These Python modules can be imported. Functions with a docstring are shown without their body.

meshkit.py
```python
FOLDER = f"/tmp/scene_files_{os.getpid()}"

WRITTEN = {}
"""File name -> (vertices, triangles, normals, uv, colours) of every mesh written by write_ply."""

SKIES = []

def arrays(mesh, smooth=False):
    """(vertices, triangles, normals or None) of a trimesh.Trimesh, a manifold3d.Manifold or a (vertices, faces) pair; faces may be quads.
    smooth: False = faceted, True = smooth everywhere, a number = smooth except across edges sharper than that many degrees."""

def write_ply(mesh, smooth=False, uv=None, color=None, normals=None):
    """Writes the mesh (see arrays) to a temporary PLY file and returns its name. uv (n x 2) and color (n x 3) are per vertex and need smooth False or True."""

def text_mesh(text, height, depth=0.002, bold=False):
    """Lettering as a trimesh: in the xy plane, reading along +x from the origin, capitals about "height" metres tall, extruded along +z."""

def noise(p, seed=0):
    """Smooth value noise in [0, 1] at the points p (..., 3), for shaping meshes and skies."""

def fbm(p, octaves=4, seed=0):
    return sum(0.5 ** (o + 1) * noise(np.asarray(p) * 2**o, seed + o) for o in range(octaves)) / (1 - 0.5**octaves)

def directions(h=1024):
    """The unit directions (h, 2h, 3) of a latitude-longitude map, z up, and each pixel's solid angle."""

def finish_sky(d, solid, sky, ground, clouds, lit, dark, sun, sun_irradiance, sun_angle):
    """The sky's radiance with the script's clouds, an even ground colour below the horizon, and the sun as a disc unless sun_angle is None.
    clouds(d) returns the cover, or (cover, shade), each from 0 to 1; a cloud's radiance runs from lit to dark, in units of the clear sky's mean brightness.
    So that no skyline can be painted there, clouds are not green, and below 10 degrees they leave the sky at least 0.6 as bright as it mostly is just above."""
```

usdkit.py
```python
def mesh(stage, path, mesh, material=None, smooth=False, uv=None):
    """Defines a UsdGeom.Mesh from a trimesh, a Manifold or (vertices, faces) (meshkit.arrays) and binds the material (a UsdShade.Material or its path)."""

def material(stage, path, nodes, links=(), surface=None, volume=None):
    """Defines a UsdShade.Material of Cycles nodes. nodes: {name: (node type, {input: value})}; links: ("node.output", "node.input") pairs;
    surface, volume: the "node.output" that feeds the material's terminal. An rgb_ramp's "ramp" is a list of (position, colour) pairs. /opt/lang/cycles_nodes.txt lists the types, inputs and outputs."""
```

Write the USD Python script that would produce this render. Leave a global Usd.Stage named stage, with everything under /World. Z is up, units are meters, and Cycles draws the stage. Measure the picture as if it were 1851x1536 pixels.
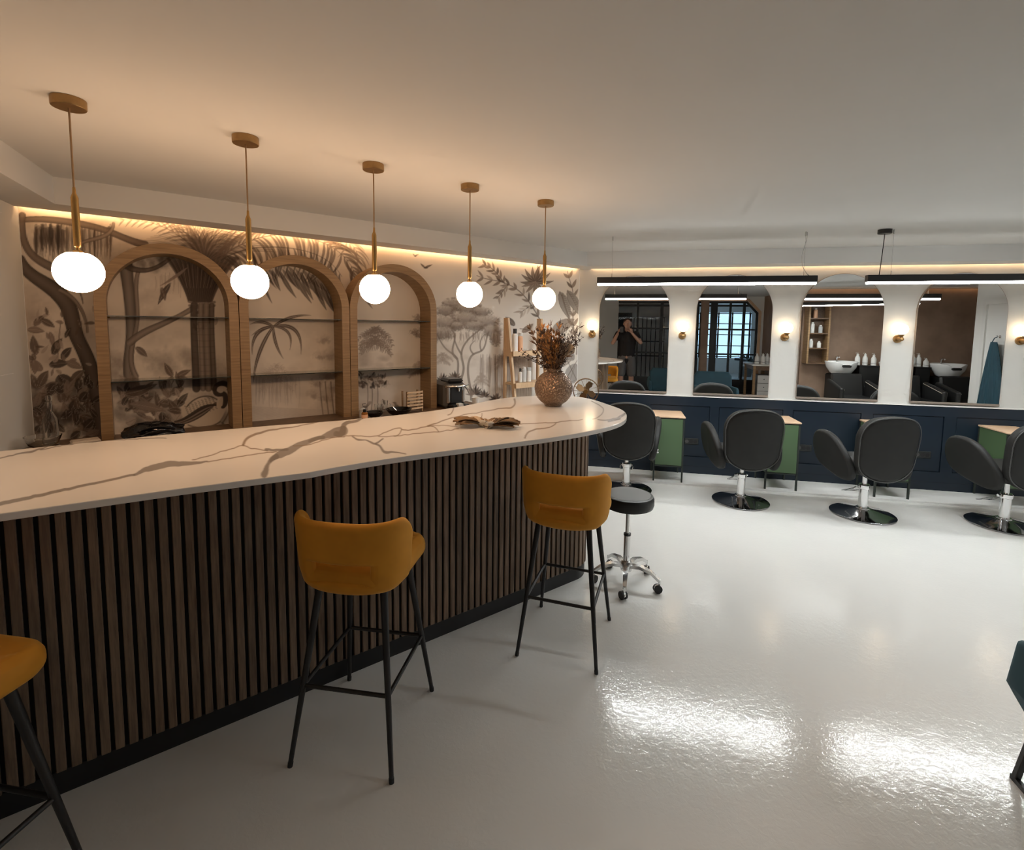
import math, random
import numpy as np, trimesh, manifold3d, shapely, usdkit, meshkit
from shapely.geometry import Polygon, box as sbox
from shapely.ops import unary_union
from scipy.spatial import Delaunay
from pxr import Usd, UsdGeom, UsdLux, UsdShade, Sdf, Gf, Vt
random.seed(7)
RNG = np.random.default_rng(7)
PI = math.pi
stage = Usd.Stage.CreateInMemory()
UsdGeom.SetStageUpAxis(stage, 'Z'); UsdGeom.SetStageMetersPerUnit(stage, 1.0)
UsdGeom.Xform.Define(stage, '/World'); UsdGeom.Scope.Define(stage, '/World/Looks')

# ---------------------------------------------------------------- camera, sky, exposure
F_PX, CX, CY, PITCH, ROLL = 900.0, 925.5, 667.79, 0.08706, 0.012115
EYE = np.array([0, 0, 1.62])
EXPOSURE = 0.12
_fw = np.array([0, math.cos(PITCH), -math.sin(PITCH)]); _r0 = np.array([1.0, 0, 0]); _u0 = np.cross(_r0, _fw)
CR = math.cos(ROLL) * _r0 + math.sin(ROLL) * _u0; CU = -math.sin(ROLL) * _r0 + math.cos(ROLL) * _u0
cam = UsdGeom.Camera.Define(stage, '/World/camera')
cam.CreateHorizontalApertureAttr(36.0); cam.CreateVerticalApertureAttr(36.0 * 1536 / 1851)
cam.CreateFocalLengthAttr(36.0 * F_PX / 1851)
cam.CreateVerticalApertureOffsetAttr(-(768 - CY) / 1851 * 36.0)
cam.CreateClippingRangeAttr((0.02, 200.0)); cam.CreateExposureAttr(EXPOSURE)
cam.AddTransformOp().Set(Gf.Matrix4d(*CR, 0, *CU, 0, *(-_fw), 0, *EYE, 1))
dome = UsdLux.DomeLight.Define(stage, '/World/sky'); dome.CreateIntensityAttr(0.45); dome.CreateColorAttr((0.50, 0.80, 1.10))
E_GLOBE, E_SCONCE, E_LINEAR, E_EDGE, E_LED, E_LED2, E_LED3 = 25.0, 8.0, 110.0, 5.5, 26.0, 14.0, 4.5

# frames: wall with the mirrors (n2 away from the camera, s2 along it), mural wall (n1, s1)
A1, A2 = 0.918421, 1.784047
D1 = np.array([math.sin(A1), math.cos(A1), 0]); N1 = np.array([-math.cos(A1), math.sin(A1), 0])
D2 = np.array([math.sin(A2), math.cos(A2), 0]); N2 = np.array([-math.cos(A2), math.sin(A2), 0])
RZ1, RZ2 = 90 - math.degrees(A1), 90 - math.degrees(A2)
d1, d2 = 4.075, 5.735
ZS, ZC = 2.266, 2.414
Z = np.array([0, 0, 1.0])
def W1(n, s, z=0.0): return n * N1 + s * D1 + z * Z
def W2(n, s, z=0.0): return n * N2 + s * D2 + z * Z
def ray(x, y): return CR * (x - CX) / F_PX - CU * (y - CY) / F_PX + _fw
def at_z(x, y, z):
    d = ray(x, y); return EYE + d * (z - EYE[2]) / d[2]
def on_plane(x, y, n, k):
    d = ray(x, y); return EYE + d * (k / (n @ d))
def pix(p):
    q = np.asarray(p, float) - EYE; w = q @ _fw
    return CX + F_PX * (q @ CR) / w, CY - F_PX * (q @ CU) / w

# ---------------------------------------------------------------- materials
LK = '/World/Looks/'
MATS = {}
def simple(name, col, rough=0.5, metal=0.0, **kw):
    MATS[name] = usdkit.material(stage, LK + name, {'p': ('principled_bsdf', dict(base_color=col, roughness=rough, metallic=metal, **kw))}, [], surface='p.BSDF')
    return name
def noisy(name, c1, c2, scale=8, rough=0.5, stretch=(1, 1, 1), detail=4, lo=0.3, hi=0.7, bump=0.0, bscale=None, metal=0.0, world=False, vary=0.0, **kw):
    n = {'t': ('texture_coordinate', {}), 'm': ('mapping', {'scale': stretch}), 'n': ('noise_texture', {'scale': scale, 'detail': detail, 'roughness': 0.6}),
         'r': ('rgb_ramp', {'ramp': [(lo, c1), (hi, c2)]}), 'p': ('principled_bsdf', dict(roughness=rough, metallic=metal, **kw))}
    l = [('m.vector', 'n.vector'), ('n.fac', 'r.fac')]
    if world:
        n['g'] = ('geometry', {}); l.append(('g.position', 'm.vector')); n.pop('t')
    else: l.append(('t.object', 'm.vector'))
    if vary:
        n['o'] = ('object_info', {}); n['mr'] = ('map_range', {'from_min': 0, 'from_max': 1, 'to_min': 1 - vary, 'to_max': 1 + vary})
        n['hsv'] = ('hsv', {'hue': 0.5, 'saturation': 1.0, 'fac': 1.0})
        l += [('o.random', 'mr.value'), ('mr.result', 'hsv.value'), ('r.color', 'hsv.color'), ('hsv.color', 'p.base_color')]
    else: l.append(('r.color', 'p.base_color'))
    if bump:
        n['bn'] = ('noise_texture', {'scale': bscale or scale * 4, 'detail': 3}); n['b'] = ('bump', {'strength': bump, 'distance': 0.01})
        l += [('m.vector', 'bn.vector'), ('bn.fac', 'b.height'), ('b.normal', 'p.normal')]
    MATS[name] = usdkit.material(stage, LK + name, n, l, surface='p.BSDF'); return name
def emit(name, col, s):
    MATS[name] = usdkit.material(stage, LK + name, {'e': ('emission', {'color': col, 'strength': s})}, [], surface='e.emission'); return name
def pane(name, tint=(1, 1, 1), ior=1.5, edge=None):
    MATS[name] = usdkit.material(stage, LK + name, {'t': ('transparent_bsdf', {'color': tint}), 'g': ('glossy_bsdf', {'roughness': 0.02, 'color': (1, 1, 1)}), 'f': ('fresnel', {'IOR': ior}), 'x': ('mix_closure', {})},
        [('f.fac', 'x.fac'), ('t.BSDF', 'x.closure1'), ('g.BSDF', 'x.closure2')], surface='x.closure'); return name
def vcol(name, rough, coat=0.0, bump=0.0, bscale=60):
    n = {'a': ('attribute', {'attribute': 'ink'}), 'p': ('principled_bsdf', dict(roughness=rough, coat_weight=coat, coat_roughness=0.08))}
    l = [('a.color', 'p.base_color')]
    if bump:
        n.update({'g': ('geometry', {}), 'bn': ('noise_texture', {'scale': bscale, 'detail': 3}), 'b': ('bump', {'strength': bump, 'distance': 0.005})})
        l += [('g.position', 'bn.vector'), ('bn.fac', 'b.height'), ('b.normal', 'p.normal')]
    MATS[name] = usdkit.material(stage, LK + name, n, l, surface='p.BSDF'); return name

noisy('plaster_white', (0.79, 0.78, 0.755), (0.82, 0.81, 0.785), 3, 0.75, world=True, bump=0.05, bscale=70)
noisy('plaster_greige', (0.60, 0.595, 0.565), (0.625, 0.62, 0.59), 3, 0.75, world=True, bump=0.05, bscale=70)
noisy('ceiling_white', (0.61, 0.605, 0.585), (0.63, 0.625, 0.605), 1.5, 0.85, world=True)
noisy('paint_white', (0.76, 0.75, 0.73), (0.79, 0.78, 0.76), 3, 0.35, world=True)
noisy('plaster_brown', (0.215, 0.135, 0.09), (0.32, 0.215, 0.15), 2.2, 0.6, world=True, detail=7, bump=0.1)
# poured resin floor: smooth with a rippled gloss
MATS['resin_floor'] = usdkit.material(stage, LK + 'resin_floor', {
    'g': ('geometry', {}), 'n': ('noise_texture', {'scale': 1.6, 'detail': 5}), 'r': ('rgb_ramp', {'ramp': [(0.3, (0.765, 0.76, 0.735)), (0.7, (0.79, 0.785, 0.76))]}),
    'b1': ('noise_texture', {'scale': 46.0, 'detail': 3, 'roughness': 0.55, 'distortion': 0.6}), 'b2': ('noise_texture', {'scale': 5.0, 'detail': 2}),
    'mm': ('math', {'math_type': 'multiply_add', 'value2': 2.2}), 'b': ('bump', {'strength': 0.08, 'distance': 0.01}),
    'p': ('principled_bsdf', {'roughness': 0.118, 'ior': 1.5})},
    [('g.position', 'n.vector'), ('n.fac', 'r.fac'), ('r.color', 'p.base_color'), ('g.position', 'b1.vector'), ('g.position', 'b2.vector'), ('b2.fac', 'mm.value1'), ('b1.fac', 'mm.value3'),
     ('mm.value', 'b.height'), ('b.normal', 'p.normal')], surface='p.BSDF')
noisy('navy_paint', (0.0058, 0.0135, 0.025), (0.0075, 0.0165, 0.030), 4, 0.42, world=True)
simple('groove_dark', (0.006, 0.010, 0.018), 0.6)
noisy('slat_wood', (0.125, 0.082, 0.052), (0.27, 0.182, 0.118), 9, 0.5, stretch=(9, 9, 0.7), detail=6, vary=0.22, bump=0.06)
simple('felt_black', (0.008, 0.008, 0.008), 0.9)
simple('plinth_black', (0.010, 0.010, 0.011), 0.45)
noisy('oak', (0.20, 0.115, 0.050), (0.36, 0.225, 0.11), 4, 0.45, stretch=(0.8, 0.8, 17), detail=7, bump=0.04)
noisy('pine', (0.56, 0.38, 0.22), (0.68, 0.48, 0.30), 5, 0.5, stretch=(10, 10, 1.2), detail=5)
noisy('cabinet_top', (0.66, 0.44, 0.28), (0.76, 0.54, 0.37), 5, 0.45, stretch=(2, 14, 2), detail=5)
noisy('brown_wood', (0.10, 0.055, 0.03), (0.17, 0.10, 0.055), 5, 0.4, stretch=(10, 1, 10), detail=5)
noisy('velvet_mustard', (0.58, 0.235, 0.010), (0.70, 0.30, 0.018), 7, 0.75, detail=3, sheen_weight=0.7, sheen_roughness=0.4, sheen_tint=(1.0, 0.62, 0.2))
noisy('velvet_teal', (0.007, 0.040, 0.062), (0.010, 0.054, 0.080), 6, 0.7, detail=3, sheen_weight=0.12, sheen_tint=(0.35, 0.7, 0.8))
simple('metal_black', (0.012, 0.012, 0.013), 0.4)
simple('frame_black', (0.012, 0.013, 0.014), 0.45)
noisy('vinyl_grey', (0.0145, 0.0148, 0.0145), (0.018, 0.0183, 0.0178), 14, 0.55, bump=0.08, bscale=160, ior=1.38)
simple('vinyl_piping', (0.075, 0.078, 0.078), 0.42)
simple('vinyl_black', (0.012, 0.012, 0.012), 0.42)
simple('seat_grey', (0.17, 0.17, 0.168), 0.55)
simple('chrome', (0.80, 0.81, 0.82), 0.08, 1.0)
simple('aluminium', (0.74, 0.74, 0.73), 0.22, 1.0)
simple('rubber', (0.02, 0.02, 0.02), 0.6)
noisy('brass', (0.50, 0.30, 0.105), (0.56, 0.345, 0.13), 20, 0.30, metal=1.0)
noisy('brass_dull', (0.34, 0.21, 0.095), (0.42, 0.27, 0.12), 25, 0.42, metal=1.0)
simple('fan_bronze', (0.20, 0.12, 0.06), 0.4, 0.8)
simple('chrome_dark', (0.30, 0.30, 0.31), 0.07, 1.0)
simple('cord_brown', (0.32, 0.20, 0.10), 0.5)
simple('green_paint', (0.085, 0.145, 0.070), 0.45)
simple('green_dark', (0.028, 0.036, 0.030), 0.5)
simple('mirror', (0.86, 0.87, 0.86), 0.0, 1.0)
simple('mirror_edge', (0.30, 0.25, 0.21), 0.35, 0.3)
pane('clear_glass', ior=1.25); pane('shelf_glass', (0.80, 0.86, 0.83))
simple('glass_edge', (0.035, 0.04, 0.035), 0.2)
simple('drink_glass', (0.96, 0.98, 0.98), 0.02, transmission_weight=1.0, ior=1.45)
MATS['vase_glass'] = usdkit.material(stage, LK + 'vase_glass', {'t': ('texture_coordinate', {}), 'v': ('voronoi_texture', {'scale': 72.0, 'feature': 'smooth_f1', 'smoothness': 0.4}), 'n': ('noise_texture', {'scale': 30.0, 'detail': 2}),
    'r': ('rgb_ramp', {'ramp': [(0.05, (0.80, 0.62, 0.47)), (0.5, (0.42, 0.29, 0.20))]}), 'b': ('bump', {'strength': 0.9, 'distance': 0.006}), 'p': ('principled_bsdf', {'roughness': 0.09, 'metallic': 0.22, 'transmission_weight': 0.68, 'ior': 1.4})},
    [('t.object', 'v.vector'), ('v.distance', 'b.height'), ('b.normal', 'p.normal'), ('v.distance', 'r.fac'), ('r.color', 'p.base_color')], surface='p.BSDF')
noisy('dry_orange', (0.19, 0.085, 0.026), (0.38, 0.19, 0.06), 30, 0.8)
noisy('dry_brown', (0.055, 0.031, 0.018), (0.13, 0.075, 0.043), 30, 0.8)
noisy('dry_dark', (0.03, 0.02, 0.017), (0.07, 0.045, 0.035), 30, 0.85)
noisy('dry_pale', (0.42, 0.33, 0.24), (0.56, 0.45, 0.34), 20, 0.8)
noisy('dry_leaf', (0.12, 0.066, 0.028), (0.28, 0.165, 0.075), 14, 0.75)
simple('tape_grey', (0.42, 0.38, 0.32), 0.35)
simple('plastic_white', (0.78, 0.77, 0.74), 0.35)
simple('plastic_black', (0.015, 0.015, 0.016), 0.3)
simple('plastic_grey', (0.10, 0.095, 0.09), 0.35)
simple('bottle_peach', (0.75, 0.42, 0.25), 0.35)
simple('bottle_clear', (0.78, 0.80, 0.80), 0.15, transmission_weight=0.4)
simple('amber', (0.55, 0.22, 0.05), 0.1, transmission_weight=0.5)
simple('gloss_black', (0.008, 0.008, 0.009), 0.12)
simple('ceramic_white', (0.80, 0.80, 0.79), 0.12)
simple('gauze', (0.50, 0.42, 0.34), 0.9)
simple('skin', (0.46, 0.27, 0.20), 0.55)
simple('hair_dark', (0.05, 0.03, 0.022), 0.7)
simple('shirt_black', (0.012, 0.012, 0.014), 0.85)
simple('shorts_grey', (0.11, 0.11, 0.115), 0.85)
simple('shoe_dark', (0.03, 0.028, 0.027), 0.6)
simple('eye_white', (0.7, 0.7, 0.68), 0.2)
simple('socket_dark', (0.020, 0.022, 0.022), 0.4)
simple('paper_grey', (0.55, 0.54, 0.52), 0.6)
noisy('table_marble', (0.72, 0.70, 0.66), (0.80, 0.78, 0.75), 4, 0.25)
emit('globe_light', (1.0, 0.645, 0.39), E_GLOBE)
emit('sconce_light', (1.0, 0.76, 0.50), E_SCONCE)
emit('linear_light', (0.945, 0.985, 0.985), E_LINEAR)
emit('led_warm', (1.0, 0.58, 0.27), E_LED); emit('led_soft', (1.0, 0.58, 0.27), E_LED3); emit('led_mid', (1.0, 0.62, 0.32), E_LED2); emit('linear_edge', (1.0, 0.985, 0.96), E_EDGE)
vcol('mural_print', 0.8); vcol('marble_top', 0.16, coat=0.0)

# ---------------------------------------------------------------- prim helpers
USED = {}
def path_for(parent, name):
    base = '/World' if parent is None else str(parent.GetPath())
    k = (base, name); n = USED.get(k, 0); USED[k] = n + 1
    return f'{base}/{name}' if n == 0 else f'{base}/{name}_{n:03d}'
def tag(o, label=None, cat=None, group=None, kind=None):
    p = o.GetPrim() if hasattr(o, 'GetPrim') else o
    for k, v in (('label', label), ('category', cat), ('group', group), ('kind', kind)):
        if v: p.SetCustomDataByKey(k, v)
    return p
def obj(name, mesh, mat, parent=None, smooth=35, label=None):
    p = usdkit.mesh(stage, path_for(parent, name), mesh, MATS[mat], smooth=smooth).GetPrim()
    if label: p.SetCustomDataByKey('label', label)
    return p
def thing(name, label, cat, loc=(0, 0, 0), rz=0.0, group=None, kind=None):
    x = UsdGeom.Xform.Define(stage, path_for(None, name))
    x.AddTranslateOp().Set(Gf.Vec3d(*map(float, loc))); x.AddRotateZOp().Set(float(rz))
    return tag(x, label, cat, group, kind)
def node(name, parent, label=None):
    x = UsdGeom.Xform.Define(stage, path_for(parent, name)).GetPrim()
    if label: x.SetCustomDataByKey('label', label)
    return x
def dup(src, loc, rz, label, group=None):
    was = src.GetCustomData(); base = str(src.GetName())
    x = UsdGeom.Xform.Define(stage, path_for(None, base))
    x.GetPrim().GetReferences().AddInternalReference(src.GetPath())
    x.GetPrim().GetAttribute('xformOp:translate').Set(Gf.Vec3d(*map(float, loc)))
    x.GetPrim().GetAttribute('xformOp:rotateZ').Set(float(rz))
    x.GetPrim().SetInstanceable(True)
    return tag(x, label, was['category'], group or was.get('group'))
def struct(name, mesh, mat, smooth=False, label=None):
    p = obj(name, mesh, mat, None, smooth); return tag(p, label, None, None, 'structure')

# ---------------------------------------------------------------- mesh helpers
cat_ = trimesh.util.concatenate
def cat(*ms):
    ms = [m for x in ms for m in (x if isinstance(x, (list, tuple)) else [x])]
    return cat_(ms)
def bx(x0, x1, y0, y1, z0, z1):
    m = trimesh.creation.box([x1 - x0, y1 - y0, z1 - z0]); m.apply_translation([(x0 + x1) / 2, (y0 + y1) / 2, (z0 + z1) / 2]); return m
def rb(x0, x1, y0, y1, z0, z1, r=0.004):
    h = np.array([x1 - x0, y1 - y0, z1 - z0]) / 2; c = np.array([x0 + x1, y0 + y1, z0 + z1]) / 2; r = min(r, h.min() * 0.95)
    pts = []
    for sx in (-1, 1):
        for sy in (-1, 1):
            for sz in (-1, 1):
                for a in (0, 1, 2):
                    q = h - r; q = q.copy(); q[a] = h[a]; pts.append(q * [sx, sy, sz])
    m = trimesh.PointCloud(np.array(pts)).convex_hull; m.apply_translation(c); return m
def xf(m, M): m = m.copy(); m.apply_transform(M); return m
def mv(m, x=0, y=0, z=0): m = m.copy(); m.apply_translation([x, y, z]); return m
def rot(m, ang, axis, pt=(0, 0, 0)): return xf(m, trimesh.transformations.rotation_matrix(math.radians(ang), axis, pt))
def cyl(p0, p1, r, r2=None, n=20):
    p0, p1 = np.array(p0, float), np.array(p1, float); L = np.linalg.norm(p1 - p0); r2 = r if r2 is None else r2
    a = np.linspace(0, 2 * PI, n, endpoint=False); c, s = np.cos(a), np.sin(a)
    v = np.vstack([np.c_[r * c, r * s, 0 * a], np.c_[r2 * c, r2 * s, 0 * a + L], [[0, 0, 0], [0, 0, L]]])
    f = []
    for i in range(n):
        j = (i + 1) % n; f += [[i, j, n + j], [i, n + j, n + i], [2 * n, j, i], [2 * n + 1, n + i, n + j]]
    m = trimesh.Trimesh(v, f, process=False); d = (p1 - p0) / L
    m.apply_transform(trimesh.geometry.align_vectors([0, 0, 1], d)); m.apply_translation(p0); return m
def lathe(prof, n=40, close=True):
    prof = np.array(prof, float); a = np.linspace(0, 2 * PI, n, endpoint=False); k = len(prof)
    v = np.stack([prof[:, None, 0] * np.cos(a), prof[:, None, 0] * np.sin(a), np.repeat(prof[:, 1:2], n, 1)], -1).reshape(-1, 3)
    f = []
    for i in range(k - 1):
        for j in range(n):
            q = (j + 1) % n; f += [[i * n + j, i * n + q, (i + 1) * n + q], [i * n + j, (i + 1) * n + q, (i + 1) * n + j]]
    m = trimesh.Trimesh(v, f, process=False); m.merge_vertices(); m.update_faces(m.nondegenerate_faces()); return m
def ball(r, c=(0, 0, 0), sub=3, s=(1, 1, 1)):
    m = trimesh.creation.icosphere(sub, r); m.apply_scale(s); m.apply_translation(c); return m
def tube(pts, r, n=8, caps=True):
    p = np.array(pts, float); r = np.broadcast_to(r, (len(p),)); t = np.gradient(p, axis=0); t /= np.linalg.norm(t, axis=1, keepdims=True) + 1e-12
    a = np.zeros_like(p); ref = np.array([0, 0, 1.0]) if abs(t[0, 2]) < 0.9 else np.array([1.0, 0, 0])
    a[0] = np.cross(t[0], ref); a[0] /= np.linalg.norm(a[0])
    for i in range(1, len(p)):
        a[i] = a[i - 1] - t[i] * (a[i - 1] @ t[i]); a[i] /= np.linalg.norm(a[i]) + 1e-12
    b = np.cross(t, a); g = np.linspace(0, 2 * PI, n, endpoint=False)
    v = (p[:, None] + r[:, None, None] * (np.cos(g)[None, :, None] * a[:, None] + np.sin(g)[None, :, None] * b[:, None])).reshape(-1, 3); f = []
    for i in range(len(p) - 1):
        for j in range(n):
            q = (j + 1) % n; f += [[i * n + j, i * n + q, (i + 1) * n + q], [i * n + j, (i + 1) * n + q, (i + 1) * n + j]]
    if caps:
        v = np.vstack([v, p[0], p[-1]]); k = len(v) - 2; e = (len(p) - 1) * n
        for j in range(n):
            q = (j + 1) % n; f += [[k, q, j], [k + 1, e + j, e + q]]
    return trimesh.Trimesh(v, f, process=False)
def spline(pts, n=24, closed=False):
    from scipy.interpolate import splprep, splev
    p = np.array(pts, float)
    if closed: p = np.vstack([p, p[:1]])
    tck, _ = splprep(p.T, s=0, k=min(3, len(p) - 1), per=closed)
    return np.array(splev(np.linspace(0, 1, n, endpoint=not closed), tck)).T
def ext(poly, h, z=0.0):
    ms = []
    for g in (poly.geoms if hasattr(poly, 'geoms') else [poly]):
        if g.area > 1e-7: ms.append(trimesh.creation.extrude_polygon(g, h, engine='earcut'))
    m = cat(ms); m.apply_translation([0, 0, z]); return m
def hull(pts): return trimesh.PointCloud(np.array(pts)).convex_hull
def mesh_of(man):
    m = man.to_mesh(); return trimesh.Trimesh(m.vert_properties[:, :3], m.tri_verts, process=False)
def man_of(t):
    t = t.copy(); t.merge_vertices(); return manifold3d.Manifold(manifold3d.Mesh(np.asarray(t.vertices, np.float32), np.asarray(t.faces, np.uint32)))
def pad(outline, t, r, refine=0.03, steps=4, warp=None):
    """A cushion: convex outline in xy, thickness t along z (centred), rounded edge r; refined, then warped."""
    P = Polygon(outline); pts = []
    for i in range(steps + 1):
        a = i / steps * PI / 2; q = P.buffer(-(r * (1 - math.sin(a))), quad_segs=6) if i < steps else P
        zz = t / 2 - r + r * math.cos(a)
        xy = np.array(q.exterior.coords)[:-1]
        for s in (-1, 1): pts.append(np.c_[xy, np.full(len(xy), s * zz)])
    m = hull(np.vstack(pts)); man = man_of(m).refine_to_length(refine); m = mesh_of(man)
    if warp is not None: m.vertices = warp(np.array(m.vertices))
    return m
def round_poly(w, h, r, n=6):
    return list(Polygon([(-w / 2 + r, -h / 2 + r), (w / 2 - r, -h / 2 + r), (w / 2 - r, h / 2 - r), (-w / 2 + r, h / 2 - r)]).buffer(r, quad_segs=n).exterior.coords)[:-1]
def grid_shell(fo, fi, nu, nv, mask):
    """Closed sheet between two parametric surfaces over the cells where mask(u, v) is true."""
    u, v = np.meshgrid(np.linspace(0, 1, nu + 1), np.linspace(0, 1, nv + 1), indexing='ij')
    A, B = fo(u, v), fi(u, v); idx = np.arange((nu + 1) * (nv + 1)).reshape(nu + 1, nv + 1); off = idx.size
    M = np.array([[mask((i + .5) / nu, (j + .5) / nv) for j in range(nv)] for i in range(nu)]); f = []
    for i in range(nu):
        for j in range(nv):
            if not M[i, j]: continue
            a, b, c, d = idx[i, j], idx[i + 1, j], idx[i + 1, j + 1], idx[i, j + 1]
            f += [[a, b, c], [a, c, d], [off + a, off + c, off + b], [off + a, off + d, off + c]]
            for (di, dj, p, q) in ((-1, 0, d, a), (1, 0, b, c), (0, -1, a, b), (0, 1, c, d)):
                ii, jj = i + di, j + dj
                if not (0 <= ii < nu and 0 <= jj < nv and M[ii, jj]): f += [[p, off + p, off + q], [p, off + q, q]]
    m = trimesh.Trimesh(np.vstack([A.reshape(-1, 3), B.reshape(-1, 3)]), f, process=False); m.remove_unreferenced_vertices(); m.fix_normals(); return m
def w1box(n0, n1, s0, s1, z0, z1):  # box in the mural wall's frame, world coordinates
    return rot(bx(s0, s1, n0, n1, z0, z1), RZ1, [0, 0, 1])
def w2box(n0, n1, s0, s1, z0, z1):
    return rot(bx(s0, s1, n0, n1, z0, z1), RZ2, [0, 0, 1])
def colored(prim, cols):
    UsdGeom.PrimvarsAPI(prim).CreatePrimvar('ink', Sdf.ValueTypeNames.Color3fArray, 'vertex').Set(Vt.Vec3fArray.FromNumpy(np.asarray(cols, np.float32)))

# ---------------------------------------------------------------- the setting
def P2(n, s): return tuple(W2(n, s)[:2])
def P1(n, s): return tuple(W1(n, s)[:2])
K = np.array(P2(d2, -0.435 * 1.08))                 # corner of the mural wall and the mirror wall
S1K = float(np.array([*K, 0]) @ D1)
def w3s(n1): return -0.492 - 0.19 * (4.075 - n1)    # the short left wall, in mural-wall coordinates
S2E, NB, SC, NP, NR, SR = 5.55, 0.8, 3.42, -1.9, 2.0, 6.7             # far right wall, brown wall, its return, glazed partition
C13 = np.array(P1(d1, w3s(d1)))
_a, _b = W1(4, w3s(4)), W1(-4, w3s(-4)); C3E = (_a + (_b - _a) * ((NP - _a @ N2) / ((_b - _a) @ N2)))[:2]
main_poly = Polygon([K, P2(d2, S2E), P2(NR, S2E), P2(NR, SR), P2(NB, SR), P2(NB, SC), P2(NP, SC), C3E, C13])
far_poly = Polygon([P2(NP, 5.0), P2(NP, -4.5), P2(-8.0, -4.5), P2(-8.0, 5.0)])
all_poly = unary_union([main_poly.buffer(0.12, join_style=2), far_poly.buffer(0.12, join_style=2)])
struct('floor', ext(all_poly, 0.1, -0.1), 'resin_floor', label='glossy white poured resin floor')
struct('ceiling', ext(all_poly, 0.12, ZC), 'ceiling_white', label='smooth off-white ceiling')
# perimeter drop with a light gap along the walls
inner = Polygon([P2(d2 - 0.30, -1.2), P2(d2 - 0.30, S2E + 1), P2(-3, S2E + 1), P2(-3, -9), P1(-9, -4.0), P1(d1 - 0.27, w3s(d1 - 0.27) - 2), P1(d1 - 0.27, 6)])
cut1 = Polygon([P1(d1 - 0.27, -3), P1(d1 - 0.27, 8), P1(-12, 8), P1(-12, -3)])
cut2 = Polygon([P2(d2 - 0.30, -8), P2(d2 - 0.30, 9), P2(-9, 9), P2(-9, -8)])
cut3 = Polygon([P1(6, w3s(6) + 0.235), P1(-9, w3s(-9) + 0.235), P1(-9, 9), P1(6, 9)])
inner = cut1.intersection(cut2).intersection(cut3)
GAP = 0.045
g1 = Polygon([P1(d1 - GAP, w3s(d1) - 0.4), P1(d1 + 0.02, w3s(d1) - 0.4), P1(d1 + 0.02, S1K - 0.035), P1(d1 - GAP, S1K - 0.035)])
g2 = Polygon([P2(d2 - GAP, -0.345), P2(d2 + 0.02, -0.345), P2(d2 + 0.02, S2E), P2(d2 - GAP, S2E)])
cove = main_poly.intersection(Polygon([P2(NB, -6), P2(NB, 7), P2(8, 7), P2(8, -6)])).difference(inner).difference(g1).difference(g2)
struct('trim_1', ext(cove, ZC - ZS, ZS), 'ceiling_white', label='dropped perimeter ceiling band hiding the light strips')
T = 0.1
wb = node('wall_back', None); tag(wb, 'rear wall with a sepia jungle mural', None, None, 'structure')
obj('plaster', w1box(d1, d1 + T, w3s(d1) - 0.02, S1K + 0.05, 0, ZC), 'plaster_white', wb, False)
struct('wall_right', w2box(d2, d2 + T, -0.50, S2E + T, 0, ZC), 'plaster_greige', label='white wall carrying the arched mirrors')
ang3 = math.degrees(math.atan2(*(C13 - C3E)[::-1]))
L3 = float(np.linalg.norm(C13 - C3E))
w3 = trimesh.creation.box([L3, T, ZC]); w3.apply_translation([L3 / 2, T / 2, ZC / 2]); w3 = rot(w3, ang3, [0, 0, 1]); w3.apply_translation([*C3E, 0])
struct('wall_left', w3, 'plaster_greige', label='plain white wall left of the mural')
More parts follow.
